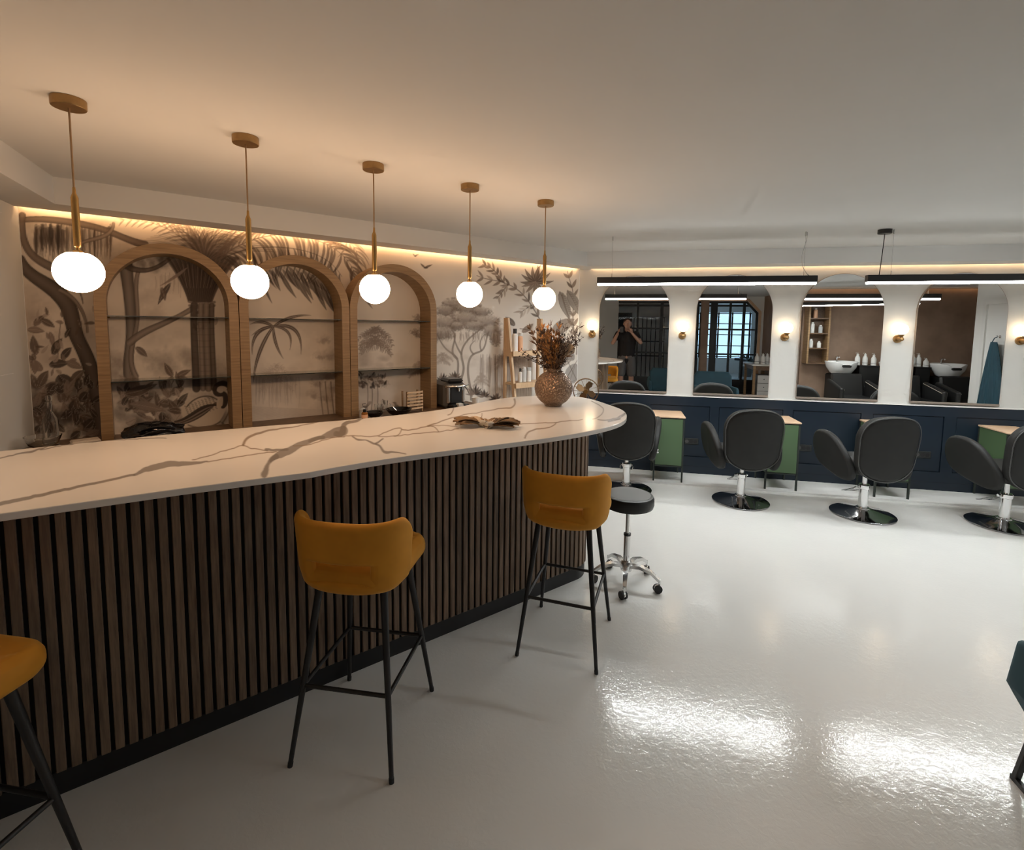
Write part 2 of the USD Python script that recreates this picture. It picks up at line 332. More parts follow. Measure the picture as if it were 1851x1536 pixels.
w3dir = (C13 - C3E) / L3; w3in = np.array([w3dir[1], -w3dir[0]])
struct('wall_side', w2box(NR, d2, S2E, S2E + T, 0, ZC), 'plaster_white', label='white side wall with the white door')
struct('wall_niche', w2box(NR, NR + T, S2E + T, SR, 0, ZC), 'plaster_white', label='white return wall beside the basins')
struct('wall_end', w2box(NB - T, NR + T, SR, SR + T, 0, ZC), 'plaster_white', label='white end wall of the basin niche')
struct('wall_rear', cat(w2box(NB - T, NB, SC, SR, 0, ZC), w2box(NP, NB - T, SC, SC + T, 0, ZC)), 'plaster_brown', label='brown clay plaster wall behind the basins')
# rear glazed portal with chamfered corners
PL, PR = -0.55, 3.30
opening = Polygon([(PL, 0), (PR, 0), (PR, 2.02), (PR - 0.26, 2.30), (PL + 0.26, 2.30), (PL, 2.02)])
wallp = sbox(-4.6, 0, SC, ZC).difference(opening)
def facing2(poly, n, depth):   # polygon in (s2, z) standing at n2 = n, thick towards +n2
    m = ext(poly, depth); m.vertices = np.array([W2(n + v[2], v[0], v[1]) for v in np.array(m.vertices)]); m.fix_normals(); return m
struct('wall_partition', facing2(wallp, NP - 0.1, 0.1), 'plaster_white', label='white wall around the glazed portal')
struct('trim_2', facing2(opening.buffer(0.06, join_style=2).intersection(sbox(-5, 0, 5, ZC)).difference(opening), NP, 0.03), 'cabinet_top', label='pale wooden architrave of the chamfered portal')
pt = node('window_1', None); tag(pt, 'black steel glazed partition with chamfered corners', None, None, 'structure')
obj('frame', facing2(opening.difference(opening.buffer(-0.05, join_style=2)), NP - 0.08, 0.06), 'frame_black', pt, False)
inn = opening.buffer(-0.05, join_style=2)
vs = [(0.42, 0.05), (1.02, 0.07), (1.42, 0.14), (1.88, 0.09), (2.28, 0.16), (2.66, 0.05), (2.98, 0.06)]
hs = [(0.32, 0.06), (0.98, 0.04), (1.60, 0.04), (2.19, 0.05)]
for s, w in vs: obj('mullion', facing2(sbox(s - w / 2, 0, s + w / 2, 2.3).intersection(inn), NP - 0.08, 0.05), 'frame_black', pt, False)
for z, w in hs: obj('transom', facing2(sbox(PL, z - w / 2, PR, z + w / 2).intersection(inn), NP - 0.075, 0.04), 'frame_black', pt, False)
obj('kick_panel', facing2(sbox(PL, 0, PR, 0.30).intersection(inn), NP - 0.07, 0.02), 'frame_black', pt, False)
xs = [PL] + [v[0] for v in vs] + [PR]; zs = [0.3] + [h[0] for h in hs[1:]] + [2.3]
for i in range(len(xs) - 1):
    for j in range(len(zs) - 1):
        q = sbox(xs[i], zs[j], xs[i + 1], zs[j + 1]).intersection(inn)
        if q.area > 1e-3: obj('pane', facing2(q, NP - 0.062, 0.006), 'clear_glass', pt, False)
struct('wall_front', facing2(sbox(1.95, 0, 2.12, 2.41), NP + 0.04, 0.16), 'plaster_brown', label='brown clad post in front of the glazed partition')
# rooms beyond the partition
struct('wall_far', cat(w2box(-8.1, -8.0, -4.6, 2.35, 0, ZC), w2box(-8.1, -8.0, 4.6, 5.1, 0, ZC), w2box(-8.1, -8.0, 2.35, 4.6, 0, 0.55), w2box(-8.1, -8.0, 2.35, 4.6, 2.2, ZC)), 'plaster_white', label='far wall of the room beyond the glass')
struct('wall_divider', w2box(-8.0, -2.35, 1.55, 1.65, 0, ZC), 'plaster_white', label='wall dividing the two rooms beyond the glass')
struct('wall_outer', cat(w2box(-8.1, NP, -4.7, -4.6, 0, ZC), w2box(-8.1, NP - 0.1, 5.0, 5.1, 0, 0.5), w2box(-8.1, NP - 0.1, 5.0, 5.1, 2.25, ZC), w2box(-8.1, -6.9, 5.0, 5.1, 0, ZC), w2box(-3.0, NP - 0.1, 5.0, 5.1, 0, ZC), w2box(NP - 0.1, NP, SC, 5.1, 0, ZC)), 'plaster_white', label='outer wall of the room beyond the glass')
struct('wall_inner', cat(w2box(-5.2, -5.1, 0.35, 1.55, 0, ZC), w2box(-5.2, -5.1, -4.5, -0.35, 0, ZC), w2box(-5.2, -5.1, -0.35, 0.35, 2.1, ZC)), 'plaster_white', label='white wall deep in the dark room beyond the glass')
fw = node('window_2', None); tag(fw, 'tall far window with black glazing bars', None, None, 'structure')
for s in (2.40, 2.85, 3.30, 3.48, 3.95, 4.55): obj('mullion', w2box(-8.06, -8.01, s - 0.025, s + 0.025, 0.55, 2.2), 'frame_black', fw, False)
for z in (0.60, 1.0, 1.4, 1.8, 2.17): obj('transom', w2box(-8.055, -8.015, 2.35, 4.6, z - 0.015, z + 0.015), 'frame_black', fw, False)
obj('pane', w2box(-8.04, -8.03, 2.36, 4.59, 0.56, 2.19), 'clear_glass', fw, False)
fw = node('window_3', None); tag(fw, 'side window of the room beyond the glass', None, None, 'structure')
for n in np.linspace(-6.88, -3.02, 6): obj('mullion', w2box(n - 0.025, n + 0.025, 5.02, 5.07, 0.5, 2.25), 'frame_black', fw, False)
obj('pane', w2box(-6.9, -3.0, 5.04, 5.05, 0.5, 2.25), 'clear_glass', fw, False)
dr = node('door_2', None); tag(dr, 'dark door in the room beyond the glass', None, None, 'structure')
obj('leaf', w2box(-5.18, -5.13, -0.34, 0.34, 0, 2.09), 'frame_black', dr, False); obj('handle', w2box(-5.13, -5.09, 0.20, 0.30, 1.0, 1.03), 'aluminium', dr, False)
gt = thing('bar_gate', 'black steel bar gate standing before a white wall beyond the glass', 'gate', W2(-4.6, 0.4), RZ2)
for i in range(8): obj('bar', cyl((i * 0.13, 0, 0.03), (i * 0.13, 0, 1.95), 0.011, n=8), 'frame_black', gt)
for z in (0.04, 0.75, 1.2, 1.93): obj('rail', bx(-0.02, 0.93, -0.012, 0.012, z - 0.015, z + 0.015), 'frame_black', gt, False)
for i in (0, 7): obj('foot', bx(i * 0.13 - 0.02, i * 0.13 + 0.02, -0.1, 0.1, 0, 0.025), 'frame_black', gt, False)
# white door in the side wall
dr = node('door_1', None); tag(dr, 'white panelled door and frame in the white side wall', None, None, 'structure')
for (n0, n1_, z0, z1) in ((2.20, 2.28, 0, 2.12), (3.10, 3.18, 0, 2.12), (2.28, 3.10, 2.04, 2.12)):
    obj('architrave', w2box(n0, n1_, S2E - 0.03, S2E, z0, z1), 'paint_white', dr, False)
obj('leaf', w2box(2.29, 3.09, S2E - 0.012, S2E + 0.01, 0.005, 2.035), 'paint_white', dr, False)
obj('handle', cat(w2box(2.98, 3.02, S2E - 0.05, S2E - 0.01, 1.0, 1.02), w2box(2.90, 3.02, S2E - 0.06, S2E - 0.045, 1.0, 1.02)), 'aluminium', dr, False)

# low platform and navy wainscot along the mirror wall
struct('trim_3', w2box(5.29, d2, -0.40, S2E, 0, 0.018), 'paint_white', label='low white step along the navy panelling')
wn = node('trim_4', None); tag(wn, 'navy blue wainscot with recessed panels', None, None, 'structure')
ZW0, ZW1 = 0.018, 0.872
obj('backing', w2box(d2 - 0.010, d2, -0.42, S2E, ZW0, ZW1), 'navy_paint', wn, False)
pe = [(-0.40, 0.262), (0.349, 0.978), (1.071, 1.709), (1.804, 2.446), (2.551, 3.181), (3.286, 3.92), (4.02, 4.65), (4.75, 5.38)]
ZP0, ZP1 = 0.205, 0.772
obj('rail', w2box(d2 - 0.026, d2 - 0.009, -0.42, S2E, ZP1, ZW1), 'navy_paint', wn, False); obj('rail', w2box(d2 - 0.026, d2 - 0.009, -0.42, S2E, ZW0, ZP0), 'navy_paint', wn, False)
for i in range(len(pe)):
    a = pe[i][1]; b = pe[i + 1][0] if i + 1 < len(pe) else S2E
    obj('stile', w2box(d2 - 0.026, d2 - 0.009, a, b, ZP0, ZP1), 'navy_paint', wn, False)
for a, b in pe:
    obj('panel', w2box(d2 - 0.017, d2 - 0.009, a + 0.007, b - 0.007, ZP0 + 0.007, ZP1 - 0.007), 'navy_paint', wn, False)
obj('plinth_joint', w2box(d2 - 0.0275, d2 - 0.0255, -0.42, S2E, 0.098, 0.102), 'groove_dark', wn, False)
obj('cap_rail', w2box(d2 - 0.032, d2, -0.42, S2E, ZW1, ZW1 + 0.012), 'paint_white', wn, False)

# concealed light strips
def strip(a, b, nrm, label, m='led_warm', name='light_strip'):
    a, b, nrm = np.array(a), np.array(b), np.array(nrm); d = (b - a) / np.linalg.norm(b - a)
    up = np.cross(d, nrm); v = []
    for p in (a, b):
        for o in ((0, -1), (0, 1), (1, 1), (1, -1)): v.append(p + nrm * 0.006 * o[0] + Z * 0.005 * o[1])
    t = thing(name, label, 'light strip', (0, 0, 0), 0)
    obj('tape', hull(v), m, t, False)
    obj('channel', hull([p + nrm * -0.003 * k + Z * 0.008 * q for p in (a, b) for k in (0, 1) for q in (-1, 1)]), 'aluminium', t, False)
LZ = 2.288
strip(W1(d1 - GAP + 0.004, w3s(d1) + 0.02, LZ), W1(d1 - GAP + 0.004, S1K - 0.06, LZ), N1, 'warm light strip hidden in the ceiling gap above the mural')
strip(W2(d2 - GAP + 0.004, -0.33, LZ), W2(d2 - GAP + 0.004, S2E - 0.1, LZ), N2, 'warm light strip hidden in the ceiling gap above the mirrors', 'led_mid')
strip(W2(NB + 0.06, SC + 0.05, ZC - 0.015), W2(NB + 0.06, SR - 0.05, ZC - 0.015), -N2, 'warm light strip along the top of the brown plaster wall', 'led_soft')

# ---------------------------------------------------------------- lamps
ZG = 1.800
def make_pendant():
    t = thing('pendant_lamp', 'x', 'pendant lamp', (0, 0, 0), 0, 'globe pendants above the bar counter')
    h = ZC - ZG   # local origin at the globe's centre
    obj('canopy', lathe([(0, h), (0.051, h), (0.052, h - 0.002), (0.052, h - 0.028), (0.050, h - 0.031), (0, h - 0.031)], 40), 'brass_dull', t)
    obj('cord', cyl((0, 0, 0.27), (0, 0, h - 0.03), 0.0032, n=8), 'cord_brown', t)
    obj('stem', lathe([(0, 0.305), (0.0045, 0.305), (0.0055, 0.285), (0.0115, 0.268), (0.0118, 0.100), (0.0105, 0.092), (0.006, 0.089), (0.006, 0.066), (0, 0.066)], 24), 'brass', t)
    obj('collar', lathe([(0, 0.078), (0.014, 0.078), (0.015, 0.073), (0.015, 0.068), (0, 0.066)], 24), 'brass', t)
    R = 0.076; pr = [(0, 0.069), (0.030, 0.0688)] + [(R * math.cos(a), R * math.sin(a)) for a in np.linspace(1.13, -PI / 2, 24)]
    obj('globe', lathe(pr, 48), 'globe_light', t, True)
    return t
pend_pos = [W1(2.459, -0.144 + 0.5691 * i, ZG) for i in range(5)]
P = make_pendant(); order = ['nearest the camera, at the left end of the row', 'over the first arch gap, second in the row from the left', 'in the middle of the row of five', 'second in the row from the vase', 'directly above the vase, last of the row']
P.SetCustomDataByKey('label', 'brass globe pendant lamp ' + order[0]); P.GetAttribute('xformOp:translate').Set(Gf.Vec3d(*map(float, pend_pos[0])))
for i in range(1, 5): dup(P, pend_pos[i], 0, 'brass globe pendant lamp ' + order[i])

def make_linear(L, cables, rose, label, loc, rz, z):
    t = thing('linear_lamp', label, 'linear lamp', loc, rz, None)
    obj('housing', rb(0, L, -0.028, 0.028, z, z + 0.052, 0.002), 'metal_black', t, False)
    obj('diffuser', rb(0.004, L - 0.004, -0.026, 0.026, z - 0.018, z + 0.001, 0.004), 'linear_edge', t, False); obj('light_panel', bx(0.006, L - 0.006, -0.023, 0.023, z - 0.0195, z - 0.0181), 'linear_light', t, False)
    for c in cables:
        w = obj('suspension_wire', cyl((c, 0, z + 0.052), (c, 0, ZC - 0.02), 0.0011, n=6), 'aluminium', t)
        obj('ceiling_anchor', cyl((c, 0, ZC - 0.035), (c, 0, ZC), 0.0055, n=12), 'aluminium', t); obj('gripper', cyl((c, 0, z + 0.05), (c, 0, z + 0.085), 0.004, n=10), 'aluminium', t)
    if rose is not None:
        obj('ceiling_rose', lathe([(0, ZC), (0.048, ZC), (0.048, ZC - 0.030), (0.045, ZC - 0.034), (0, ZC - 0.034)], 32) if False else mv(lathe([(0, ZC), (0.048, ZC), (0.048, ZC - 0.030), (0.045, ZC - 0.034), (0, ZC - 0.034)], 32), rose), 'metal_black', t)
        obj('power_cord', tube(spline([(rose, 0, ZC - 0.03), (rose - 0.008, 0, ZC - 0.2), (rose - 0.018, 0, z + 0.05)], 10), 0.003, 6), 'metal_black', t)
    else:
        c = cables[-1]
        obj('power_cord', tube(spline([(c + 0.012, 0.01, ZC), (c + 0.006, 0.006, ZC - 0.08), (c - 0.02, 0, ZC - 0.2), (c + 0.0, 0, ZC - 0.30), (c + 0.045, 0, z + 0.05)], 16), 0.0022, 6), 'aluminium', t)
    return t
n_l = 4.545
make_linear(1.767, (0.127, 1.668), None, 'black linear suspension lamp over the two left salon chairs', W2(n_l, -0.218), RZ2, 2.008)
make_linear(1.767, (0.17, 1.64), 0.106, 'black linear suspension lamp cut by the right picture edge', W2(n_l, 1.910), RZ2, 2.008)
a, b = W2(1.55, 2.95), W2(2.62, 4.45); dd = b - a
make_linear(float(np.linalg.norm(dd)), (0.15, 1.6), None, 'black linear suspension lamp seen tilted in the third mirror', a, math.degrees(math.atan2(dd[1], dd[0])), 2.045)

def make_sconce():
    t = thing('wall_sconce', 'x', 'wall lamp', (0, 0, 0), 0, 'globe sconces between the mirrors')   # origin at the wall, +y into the wall
    obj('wall_plate', mv(cyl((0, 0, 0), (0, -0.016, 0), 0.040, 0.038, 28)), 'brass_dull', t); obj('arm', cyl((0, -0.014, 0), (0, -0.085, 0), 0.019, n=20), 'brass_dull', t)
    obj('end_cap', ball(0.0195, (0, -0.085, 0), 2, (1, 0.4, 1)) if False else mv(ball(0.019, (0, 0, 0), 2, (1, 0.5, 1)), 0, -0.086, 0), 'brass_dull', t)
    obj('cup', lathe([(0, 0.012), (0.012, 0.012), (0.016, 0.030), (0.030, 0.046), (0.0, 0.046)], 24).apply_translation([0, -0.07, 0]), 'brass_dull', t)
    obj('globe', ball(0.056, (0, -0.07, 0.098), 3), 'sconce_light', t, True); return t
sc = [(-0.315, 'left of the first mirror near the corner'), (0.660, 'between the first and second mirrors'), (1.685, 'between the second and third mirrors'), (2.725, 'between the third and fourth mirrors'), (3.760, 'right of the fourth mirror at the picture edge')]
S = make_sconce(); S.SetCustomDataByKey('label', 'small brass globe wall lamp ' + sc[0][1])
S.GetAttribute('xformOp:translate').Set(Gf.Vec3d(*map(float, W2(d2, sc[0][0], 1.537)))); S.GetAttribute('xformOp:rotateZ').Set(RZ2)
for s, l in sc[1:]: dup(S, W2(d2, s, 1.537), RZ2, 'small brass globe wall lamp ' + l)

# ---------------------------------------------------------------- arched wall mirrors
def arch_poly(w, h, r=None):
    r = w / 2; c = [(r * math.cos(a), h - r + r * math.sin(a)) for a in np.linspace(0, PI, 40)]
    return Polygon([(w / 2, 0)] + c + [(-w / 2, 0)])
def yext(poly, y0, y1):   # polygon in (x, z), thick along y
    m = ext(poly, y1 - y0); v = np.array(m.vertices); m.vertices = np.c_[v[:, 0], y1 - v[:, 2], v[:, 1]]; m.fix_normals(); return m
def make_mirror():
    t = thing('wall_mirror', 'x', 'mirror', (0, 0, 0), 0, 'arched salon mirrors')
    ap = arch_poly(0.757, 1.275)
    obj('glass', yext(ap.buffer(-0.003), -0.026, -0.006), 'mirror', t, False)
    obj('backing', yext(ap.difference(ap.buffer(-0.0025)), -0.025, 0), 'mirror_edge', t, False)
    obj('ledge', rb(-0.378, 0.378, -0.034, 0, -0.020, 0.0, 0.002), 'mirror_edge', t, False); return t
mc = [(0.139, 'leftmost, reflecting the photographer'), (1.173, 'second from the corner, reflecting the daylit glazed doors'), (2.202, 'third from the corner, reflecting brown plaster and a basin'), (3.25, 'rightmost, reflecting the white door')]
M = make_mirror(); M.SetCustomDataByKey('label', 'tall arched wall mirror, ' + mc[0][1])
M.GetAttribute('xformOp:translate').Set(Gf.Vec3d(*map(float, W2(d2, mc[0][0], 0.916)))); M.GetAttribute('xformOp:rotateZ').Set(RZ2)
for s, l in mc[1:]: dup(M, W2(d2, s, 0.916), RZ2, 'tall arched wall mirror, ' + l)

# ---------------------------------------------------------------- bar counter
ZT = 1.085
top_px = [(0, 818), (250, 792), (500, 768), (760, 745), (850, 731), (900, 721), (960, 715.5), (1040, 716.5), (1100, 731), (1124, 740), (1133, 750), (1125, 762), (1080, 776), (900, 803), (560, 853), (250, 898), (0, 932)]
tp = [at_z(x, y, ZT)[:2] for x, y in top_px]
ns = np.array([[np.array([*p, 0]) @ N1, np.array([*p, 0]) @ D1] for p in tp])   # (n1, s1)
sL = -0.83
nf = [(ns[0][0], sL), *map(tuple, ns), (ns[-1][0] + 0.035, sL)]
core = spline(ns[2:15], 120)
outline = [(2.858, sL), (2.858, -0.4), (2.857, 0.1)] + [tuple(p) for p in core] + [(1.893, 0.1), (1.93, -0.4), (1.968, sL)]
top_poly = Polygon([P1(n, s) for n, s in outline]).buffer(0).intersection(main_poly.buffer(-0.004))
tin = top_poly.buffer(-0.007)
class Inked:
    """Vertex colours of a printed or veined surface, drawn as strokes on its design coordinates."""
    def __init__(self, X, Y, paper): self.X, self.Y = X, Y; self.c = np.tile(np.array(paper, float), (len(X), 1)); self.o = np.argsort(X); self.xs = X[self.o]
    def sel(self, x0, x1, y0, y1):
        i = self.o[np.searchsorted(self.xs, x0):np.searchsorted(self.xs, x1)]; y = self.Y[i]; return i[(y > y0) & (y < y1)]
    def stroke(self, pts, w, col, a=1.0, soft=1.2, shade=0.0, hi=None):
        p = np.array(pts, float); w = np.broadcast_to(np.array(w, float), (len(p),)) if np.ndim(w) == 0 or len(w) == len(p) else np.interp(np.linspace(0, 1, len(p)), np.linspace(0, 1, len(w)), w)
        m = w.max() + 3; i = self.sel(p[:, 0].min() - m, p[:, 0].max() + m, p[:, 1].min() - m, p[:, 1].max() + m)
        if len(i) == 0: return
        q = np.c_[self.X[i], self.Y[i]]; best = np.full(len(i), 1e9); bw = np.ones(len(i)); side = np.zeros(len(i))
        for k in range(len(p) - 1):
            d = p[k + 1] - p[k]; l2 = d @ d + 1e-9; t = np.clip(((q - p[k]) @ d) / l2, 0, 1); e = q - p[k] - t[:, None] * d
            ww = w[k] + (w[k + 1] - w[k]) * t; dist = np.hypot(e[:, 0], e[:, 1]); r = dist - ww; u = r < best
            best = np.where(u, r, best); bw = np.where(u, ww, bw); side = np.where(u, (d[0] * e[:, 1] - d[1] * e[:, 0]) / math.sqrt(l2) / np.maximum(ww, .3), side)
        al = np.clip(0.5 - best / soft, 0, 1) * a; c = np.array(col, float)[None]
        if shade:
            f = np.clip(side * 0.5 + 0.5, 0, 1)[:, None]; c = c * (1 - shade) + shade * (np.array(hi)[None] * (1 - np.abs(2 * f - 1) ** 1.5) + c * 0.45 * np.abs(2 * f - 1) ** 1.5)
        self.c[i] = self.c[i] * (1 - al[:, None]) + c * al[:, None]
    def blob(self, cx, cy, rx, ry, col, a=1.0, rough=0.35, freq=0.25, hi=None, seed=0, soft=0.25):
        i = self.sel(cx - rx * 1.6, cx + rx * 1.6, cy - ry * 1.6, cy + ry * 1.6)
        if len(i) == 0: return
        x, y = self.X[i], self.Y[i]; r = np.hypot((x - cx) / rx, (y - cy) / ry)
        nz = meshkit.fbm(np.c_[x * freq, y * freq, np.full(len(i), seed * 3.7)], 3, seed) - 0.5
        al = np.clip((1 - r - nz * 2 * rough) / soft, 0, 1) * a; c = np.tile(np.array(col, float), (len(i), 1))
        if hi is not None:
            f = np.clip(0.5 - (y - cy) / ry * 0.6 + nz * 1.2, 0, 1)[:, None]; c = c * (1 - f) + np.array(hi) * f
        self.c[i] = self.c[i] * (1 - al[:, None]) + c * al[:, None]
minx, miny, maxx, maxy = tin.bounds; st = 0.0052
gx, gy = np.meshgrid(np.arange(minx, maxx, st), np.arange(miny, maxy, st), indexing='ij'); gy = gy + (np.arange(gx.shape[0]) % 2)[:, None] * st / 2
inside = shapely.contains_xy(tin.buffer(-st * 0.5), gx.ravel(), gy.ravel()); gp = np.c_[gx.ravel()[inside], gy.ravel()[inside]]
bl = tin.exterior; bp = np.array([bl.interpolate(d).coords[0] for d in np.arange(0, bl.length, st)])
bl2 = top_poly.exterior; n_edge = len(bp)
pts2 = np.vstack([bp, gp]); tri = Delaunay(pts2).simplices; cen = pts2[tri].mean(1); tri = tri[shapely.contains_xy(tin, cen[:, 0], cen[:, 1])]
e1 = pts2[tri[:, 1]] - pts2[tri[:, 0]]; e2 = pts2[tri[:, 2]] - pts2[tri[:, 0]]; sg = e1[:, 0] * e2[:, 1] - e1[:, 1] * e2[:, 0]; tri = tri[np.abs(sg) > 1e-9]; sg = sg[np.abs(sg) > 1e-9]; tri[sg < 0] = tri[sg < 0][:, ::-1]
# rounded edge: boundary loop swept down and back under the slab
def loop(off, z):
    q = top_poly.buffer(off); c = []
    for p in bp:
        s_ = q.exterior.project(shapely.Point(p)); c.append(q.exterior.interpolate(s_).coords[0])
    return np.c_[np.array(c), np.full(len(c), z)]
rings = [loop(-0.0035, ZT), loop(-0.001, ZT - 0.0012), loop(0, ZT - 0.0035), loop(0, ZT - 0.0205), loop(-0.001, ZT - 0.023), loop(-0.004, ZT - 0.024)]
V = [np.c_[pts2, np.full(len(pts2), ZT)]] + rings; Fc = [tri]; base = np.arange(n_edge); offv = len(pts2)
for r_ in range(len(rings)):
    nb = np.arange(n_edge) + offv; i = np.arange(n_edge); j = (i + 1) % n_edge
    Fc += [np.c_[base[i], nb[i], nb[j]], np.c_[base[i], nb[j], base[j]]]; base = nb; offv += n_edge
und = ext(top_poly.buffer(-0.004), 0.002, ZT - 0.024)
V = np.vstack(V); Fm = np.vstack(Fc)
side = Fm[len(tri):]; cn = np.cross(V[side[:, 1]] - V[side[:, 0]], V[side[:, 2]] - V[side[:, 0]]); cc = V[side].mean(1)[:, :2] - np.array(top_poly.centroid.coords[0])
if (cn[:, :2] * cc).sum() < 0: Fm = np.vstack([tri, side[:, ::-1]])
nV = len(V); V = np.vstack([V, und.vertices]); Fm = np.vstack([Fm, np.array(und.faces) + nV])
qq = V - EYE; ww_ = qq @ _fw; PX, PY = CX + F_PX * (qq @ CR) / ww_, CY - F_PX * (qq @ CU) / ww_
marble = Inked(PX, PY, (0.80, 0.76, 0.71))
nz = meshkit.fbm(V * [2.2, 2.2, 1], 4, 3); marble.c *= (0.97 + 0.06 * nz)[:, None]
VG, VB = (0.20, 0.17, 0.15), (0.25, 0.175, 0.12)
def vein(p, w, col=VB, a=0.85):
    p = spline(p, 8 * len(p)) if len(p) > 2 else np.array(p, float)
    j = meshkit.noise(np.c_[p * 0.11, np.zeros(len(p))], 5) - 0.5; p = p + np.c_[j * 2, (meshkit.noise(np.c_[p * 0.13, np.ones(len(p))], 9) - 0.5) * 2.0]
    marble.stroke(p, w, col, a, 1.3)
vein([(0, 911), (85, 892), (169, 874), (242, 858)], [3.5, 2.8, 2.2, 2.0], VG); vein([(242, 858), (272, 846), (318, 838), (352, 837), (375, 833)], [2, 5.5, 5.5, 3.6, 1.2], VG); vein([(375, 834), (430, 826), (481, 818), (500, 816)], 0.9)
vein([(348, 831), (395, 818), (439, 804)], 0.9); vein([(439, 804), (442, 798), (473, 781), (520, 773), (560, 766), (611, 756)], [2.4, 2.0, 1.3, 0.9, 0.8, 0.7]); vein([(439, 804), (455, 810), (475, 813), (484, 815)], 1.0)
vein([(478, 858), (482, 848), (484, 840), (489, 832), (499, 826)], [6, 5, 3, 4, 5], VG); vein([(490, 832), (505, 822), (525, 813), (545, 803), (560, 797), (585, 790)], [3, 7, 6.5, 5, 4, 3], VG); vein([(480, 812), (500, 813), (520, 812)], 2.2, VG)
vein([(560, 797), (585, 789), (604, 782), (620, 778)], [2.5, 3.5, 7, 9], VG); vein([(608, 785), (620, 777), (622, 768), (640, 762), (654, 755), (667, 751), (680, 748)], [5, 6, 3.5, 2.4, 2.4, 3.4, 1.2], VG); vein([(530, 806), (560, 803), (600, 791), (622, 790)], 0.9)
vein([(622, 789), (655, 788), (684, 787), (706, 777), (725, 776), (722, 783), (712, 788)], 0.9); vein([(684, 789), (712, 788), (750, 784), (790, 780), (829, 775)], 0.8); vein([(725, 777), (788, 765), (833, 751), (870, 744), (900, 739), (931, 730), (930, 722)], [1.0, 1.0, 1.0, 0.9, 0.9, 1.0, 1.6])
vein([(637, 789), (645, 794), (662, 796), (678, 801), (686, 797), (693, 792)], [1.2, 1.8, 1.0, 1.8, 1.6, 1.2], VG); vein([(680, 802), (688, 809), (694, 816), (706, 817), (722, 818), (733, 821)], [1.6, 2.0, 2.6, 1.6, 1.0, 1.0], VG)
vein([(773, 770), (786, 773), (792, 779)], 0.9); vein([(773, 771), (790, 769), (827, 771)], 0.6); vein([(872, 747), (871, 755)], 0.8); vein([(819, 737), (817, 746), (810, 750)], 0.9)
vein([(938, 766), (970, 765), (1005, 763), (1053, 758)], 0.8); vein([(1005, 764), (975, 775), (951, 786), (949, 792)], [0.9, 0.9, 1.3, 1.5]); vein([(1069, 725), (1083, 732), (1091, 742), (1086, 750), (1072, 757)], 0.8, VG); vein([(1081, 758), (1104, 759), (1120, 754), (1130, 747)], [0.8, 1.2, 2.2, 2.0], VG); vein([(1100, 762), (1120, 757)], 1.6, VG)
vein([(0, 828), (40, 819), (64, 814), (85, 807)], [1.0, 1.2, 2.0, 0.8], VG); vein([(73, 813), (121, 804), (160, 799), (212, 795), (300, 791)], 0.8, VG)
ct = obj('countertop', trimesh.Trimesh(V, Fm, process=False), 'marble_top', None, False)
colored(ct, np.clip(marble.c, 0.02, 0.95)); tag(ct, 'white marble-look countertop with grey-brown veins and a rounded end', 'countertop')
# body: slatted front following the plan
body = top_poly.buffer(-0.225).intersection(Polygon([P1(2.185, sL - 0.2), P1(2.185, 6), P1(2.75, 6), P1(2.75, sL - 0.2)]))
body = unary_union([body, Polygon([P1(2.185, sL - 0.2), P1(2.185, 1.85), P1(2.60, 1.85), P1(2.60, sL - 0.2)])]).intersection(main_poly.buffer(-0.006)).buffer(-0.165).buffer(0.165)
bc = thing('bar_counter', 'long bar counter clad in vertical dark wooden slats over a black plinth', 'bar counter')
ZB0, ZB1 = 0.085, ZT - 0.024
obj('carcass', ext(body, ZB1 - ZB0, ZB0), 'felt_black', bc, False); obj('plinth', ext(body.buffer(0.004), ZB0), 'plinth_black', bc, 40)
ring = body.exterior; Lr = ring.length
SLATS = [mv(rb(-0.0135, 0.0135, -0.0125, 0.0005, ZB0, ZB1, 0.0022))]
k = 0
for dpos in np.arange(0.005, Lr, 0.0395):
    p = np.array(ring.interpolate(dpos).coords[0]); q = np.array(ring.interpolate((dpos + 0.004) % Lr).coords[0]); t_ = (q - p) / (np.linalg.norm(q - p) + 1e-9)
    n_, s_ = np.array([*p, 0]) @ N1, np.array([*p, 0]) @ D1
    if s_ < sL + 0.05 or (n_ > 2.63 and s_ < 1.9): continue
    nr = np.array([t_[1], -t_[0]]); 
    if body.contains(shapely.Point(p + nr * 0.02)): nr = -nr
    ang = math.degrees(math.atan2(-nr[1], -nr[0])) - 90
    obj('slat', mv(rot(SLATS[0], ang, [0, 0, 1]), p[0], p[1]), 'slat_wood', bc, False); k += 1
print('slats', k)

# ---------------------------------------------------------------- printed mural on the rear wall
mz0, mz1, ms0, ms1, mst = 0.86, ZC - 0.01, w3s(d1) + 0.004, 4.055, 0.0046
us, vz = np.arange(ms0, ms1 + 1e-6, mst), np.arange(mz0, mz1 + 1e-6, mst); nu_, nv_ = len(us), len(vz)
uu, vv = np.meshgrid(us, vz, indexing='ij'); MP = (d1 - 0.002) * N1 + uu.reshape(-1, 1) * D1 + vv.reshape(-1, 1) * Z
qq = MP - EYE; ww_ = qq @ _fw
mur = Inked(CX + F_PX * (qq @ CR) / ww_, CY - F_PX * (qq @ CU) / ww_, (0.66, 0.58, 0.49))
nz = meshkit.fbm(np.c_[mur.X * 0.02, mur.Y * 0.02, 0 * mur.X], 4, 2)[:, None]; mur.c *= 0.94 + 0.12 * nz
rp = np.clip((mur.X - 640) / 300, 0, 1)[:, None]; mur.c = mur.c * (1 - rp) + rp * np.array((0.74, 0.69, 0.63)) * (0.95 + 0.1 * nz)
